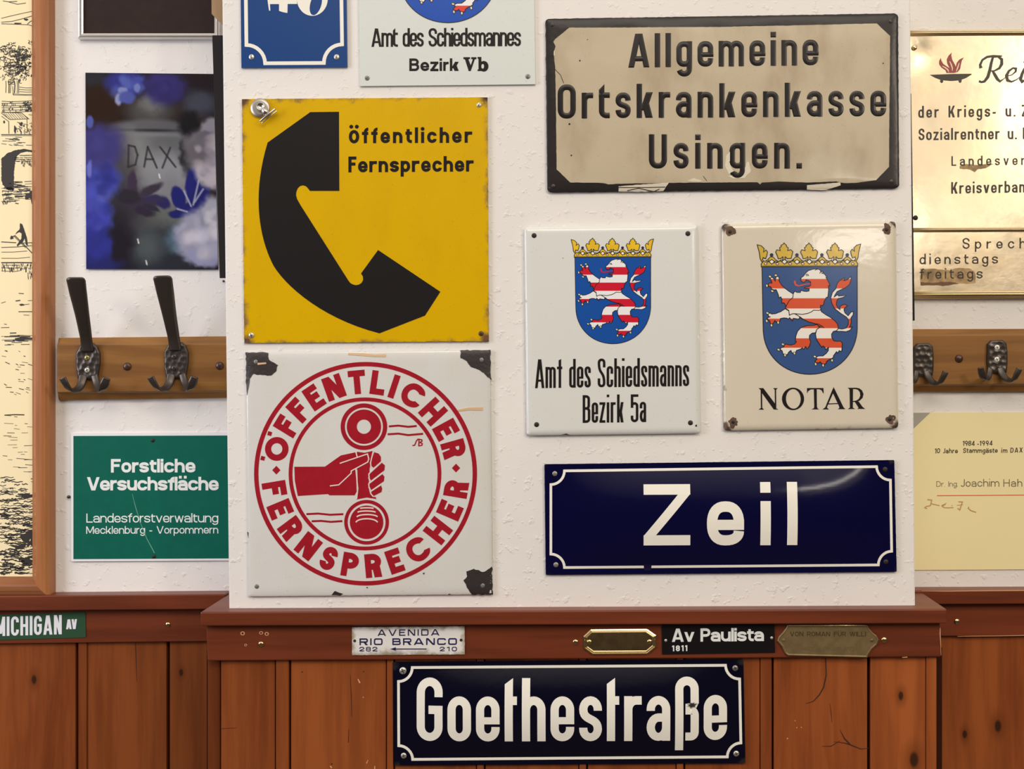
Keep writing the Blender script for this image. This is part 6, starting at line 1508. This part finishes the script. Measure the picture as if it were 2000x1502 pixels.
n_.links.new(math_node(n_, 'MULTIPLY_ADD', t_.outputs[0], .16, .13), b_.inputs['Roughness']); t2_ = noise_node(n_, 38, 4); bump(n_, b_, t2_.outputs[0], .12, .002)
sh = Sheet(yB, hbr, 14)
q1 = [(L0, 66), (R0, 63), (R0, 446), (L0, 449)]; q2 = [(L0, 449), (R0, 446), (R0, 574), (L0, 577)]
panel(s, sh, q1, M_pl, 0, .009); panel(s, sh, q2, M_pl, 0, .009)
M_bar = plain('brass_moulding', (.62, .47, .26, 1), .3, 1.0)
for ya, yb_, hw in ((65, 62, 5.5), (449.5, 446.5, 4.5), (576, 573, 7)):
    m = MB(); rod(m, PX(L0, ya, yB - .001), PX(R0, yb_, yB - .001), hw * .62 * k_(yB), 14); rod(m, PX(L0, ya - hw * .55, yB - .002), PX(R0, yb_ - hw * .55, yB - .002), hw * .45 * k_(yB), 12); rod(m, PX(L0, ya + hw * .6, yB), PX(R0, yb_ + hw * .6, yB), hw * .42 * k_(yB), 12); m.build('moulding', M_bar, s)
M_bk = plain('black_engraving', C(44, 34, 22), .45)
F7 = lambda x, y: (1780 + x / 7.509, 80 + y / 7.509)
def emblem(m):
    poly(m, sh, [F7(*p) for p in [(270, 497), (575, 485), (880, 482), (882, 495), (800, 545), (735, 570), (735, 600), (715, 618), (692, 600), (692, 580), (580, 588), (465, 578), (465, 605), (442, 620), (420, 600), (425, 570), (345, 540)]])
eo = decal(s, 'fire_bowl_emblem', M_bk, emblem)
def fl(m):
    for P in ([(515, 470), (500, 430), (440, 390), (405, 340), (408, 290), (432, 250), (440, 290), (470, 340), (530, 380), (560, 400), (525, 330), (518, 270), (545, 215), (590, 170), (585, 215), (600, 280), (640, 350), (650, 380), (665, 320), (700, 275), (770, 240), (740, 290), (725, 350), (715, 410), (680, 455), (630, 470)],): poly(m, sh, [F7(*p) for p in P])
fo_ = decal(s, 'flame', plain('dark_red_inlay', C(140, 44, 44), .35), fl); sub(eo, fo_)
def fh(m):
    for P in ([(452, 370), (500, 395), (535, 425), (545, 458)], [(560, 298), (580, 340), (600, 400), (598, 440)], [(700, 322), (685, 370), (670, 415), (655, 450)]): stroke(m, sh, [F7(*p) for p in P], [1.2, 2.2, 2.2, 1.0], e=.0006)
o_ = decal(s, 'flame_highlight', plain('pale_inlay', C(232, 205, 160), .35), fh); sub(eo, o_)
def rei(m):
    def S_(pts, w): stroke(m, sh, [F7(*p) for p in pts], [v_ / 7.509 for v_ in w])
    S_([(1020, 400), (1008, 350), (1040, 280), (1110, 235), (1200, 222), (1330, 222)], [50, 34, 30, 34, 34, 20])
    S_([(1195, 240), (1170, 330), (1150, 430), (1120, 530), (1070, 595), (1025, 605), (990, 590)], [34, 42, 46, 46, 36, 30, 34])
    S_([(1200, 238), (1270, 228), (1325, 270), (1325, 340), (1290, 400), (1215, 440), (1160, 440)], [20, 30, 42, 46, 36, 22, 16])
    S_([(1190, 440), (1220, 490), (1260, 560), (1300, 595), (1350, 560), (1385, 530)], [30, 44, 46, 30, 12, 10])
    S_([(1385, 520), (1470, 500), (1530, 450), (1535, 405), (1490, 398), (1430, 440), (1395, 510), (1410, 580), (1470, 600), (1540, 570), (1600, 520)], [10, 14, 26, 34, 24, 34, 46, 44, 26, 16, 10])
    S_([(1660, 400), (1625, 480), (1600, 560), (1625, 600), (1690, 560)], [30, 44, 46, 40, 12])
    for i in range(1): poly(m, sh, [F7(*p) for p in ell(1665, 310, 22, 22, 12)])
decal(s, 'lettering', M_bk, rei)
fd = Font(22.6, 16, 3.2, 10.6, 11.5, 5, R=4.5, RC=5, As=23, De=-7, tst='plain', th=2.9, rw=.75, p=2.3, ws=9)
fl2 = Font(18.8, 13.4, 2.4, 9.6, 10.5, 5, R=4.3, RC=5, As=19, De=-6, tst='plain', rw=.75, p=2.3)
fw = Font(21, 14, 2.4, 12, 14, 8, R=7, RC=8, As=20.6, De=-6, tst='plain', rw=.7)
for w_, f_, x0, x1, yl, yr in (('der Kriegs- u.', fd, 1793.7, 1983, 230, 227.6), ('Z', fd, 1995.7, 2007, 227.5, 227.4), ('Sozialrentner u.', fd, 1794.4, 1985.8, 273.8, 271.8), ('H', fd, 1998, 2009, 271.6, 271.5), ('Landesver', fl2, 1858.4, 2002, 324, 322), ('Kreisverband', fd, 1858, 2016, 378.4, 375.6),
                               ('Sprech', fw, 1880, 2003.5, 486, 485), ('dienstags', fw, 1796, 1949, 516.3, 514.8), ('freitags', fw, 1796.5, 1919, 544.8, 543.8)):
    decal(s, 'lettering', M_bk, lambda m: text(m, sh, w_, f_, x0, x1, yl, yr, e=.0007))
F4 = lambda x, y: (1780 + x / 4.845, 280 + y / 4.845)
M_st = plain('glue_stain', C(182, 146, 98), .6, var=.5, bmp=.4, bscale=200); M_st2 = plain('brown_glue', C(112, 74, 46), .5, var=.3)
decal(s, 'glue_stain', M_st, lambda m: poly(m, sh, rough_edge([F4(*p) for p in [(88, 1190), (200, 1185), (300, 1200), (370, 1195), (420, 1180), (560, 1185), (605, 1220), (605, 1320), (540, 1332), (430, 1320), (350, 1345), (88, 1345)]], 2.2, 3), .0003))
decal(s, 'glue_stain', M_st2, lambda m: poly(m, sh, rough_edge([F4(*p) for p in [(86, 1312), (200, 1320), (300, 1310), (385, 1312), (455, 1330), (400, 1335), (350, 1345), (86, 1346)]], .8, 3), .00045))
decal(s, 'glue_stain', M_st, lambda m: poly(m, sh, rough_edge([F4(*p) for p in [(455, 212), (520, 195), (600, 205), (780, 190), (700, 235), (620, 250), (600, 275), (560, 250), (460, 238)]], 1.5, 3), .0003))
screw(s, 1786.5, 92.5, yB - .0002, 5, M_brass, 'slot', dome=.4); screw(s, 1788, 425.5, yB - .0004, 5, plain('dark_screw', C(52, 42, 38), .5, .5), 'slot', dome=.6, ang=.9)

# ------------------------------------------------------------------ certificate
yC = WB - .0022
q = [(1758, 806.5), (2420, 803), (2420, 1110), (1758, 1113.5)]
s = sign('certificate', q, yC, 'cream paper certificate with a grey corner, small black writing and a red line', 'document')
sh = Sheet(yC); panel(s, sh, q, plain('ivory_certificate_paper', C(234, 214, 160), .7, spec=.15), 0, .0018, name='paper')
decal(s, 'corner_mount', plain('grey_corner', C(158, 150, 136), .6), lambda m: poly(m, sh, [(1758, 806.3), (1817, 806), (1758, 862)], .0003))
M_pen = plain('black_felt_pen', C(46, 38, 30), .7); M_grey = plain('grey_print', C(104, 90, 66), .7)
fh_ = Font(9.6, 6.6, 1.35, 5.4, 6.0, 2, R=3, RC=3, As=9.6, De=-3.4, tst='plain', ws=3.5)
for w_, x0, x1, yl, yr in (('1984', 1880, 1903.5, 870.8, 870.6), ('-1994', 1908.5, 1938.3, 870.6, 870), ('10 Jahre', 1825.5, 1870.4, 885.4, 885), ('Stammgäste', 1881, 1948.3, 884.4, 884), ('im', 1955.3, 1967.3, 884, 884), ('DAX', 1973.2, 1997, 884, 883.6)):
    decal(s, 'lettering', M_pen, lambda m: text(m, sh, w_, fh_, x0, x1, yl, yr, jit=.7, slant=.06, cap=False))
for w_, f_, x0, x1 in (('Dr. Ing.', Font(10.5, 7.4, .9, 6.4, 8.4, 2, De=-3), 1828.9, 1870.7), ('Joachim', Font(14.6, 10.4, 1.4, 9.6, 11, 2, As=15), 1876.4, 1951.7), ('Hah', Font(14.6, 10.4, 1.4, 9.4, 12.2, 2, As=15), 1959.8, 1996.5)):
    decal(s, 'lettering', M_grey, lambda m: text(m, sh, w_, f_, x0, x1, 950.6, 950.2))
decal(s, 'red_line', plain('red_print', C(214, 96, 66), .7), lambda m: stroke(m, sh, [(1830, 968), (2400, 964)], 1.5))
S8 = lambda x, y: (1800 + x / 8.835, 850 + y / 8.835)
def sig(m):
    for P, w in (([(98, 1112), (175, 1118), (165, 1170), (150, 1215), (80, 1230), (55, 1250), (95, 1270)], 2.0), ([(160, 1180), (220, 1195), (310, 1215)], 1.8), ([(345, 1215), (420, 1175), (400, 1200), (355, 1225), (390, 1250), (460, 1252), (550, 1248)], 1.8), ([(520, 1212), (532, 1216)], 2), ([(635, 1148), (705, 1152), (680, 1220), (660, 1290), (620, 1260)], 2.0), ([(610, 1210), (715, 1200)], 1.3), ([(815, 1235), (805, 1260), (850, 1300), (940, 1330)], 2.0)):
        stroke(m, sh, [S8(*p) for p in P], w)
decal(s, 'signature', plain('faded_brown_ink', C(186, 142, 88), .7), sig)
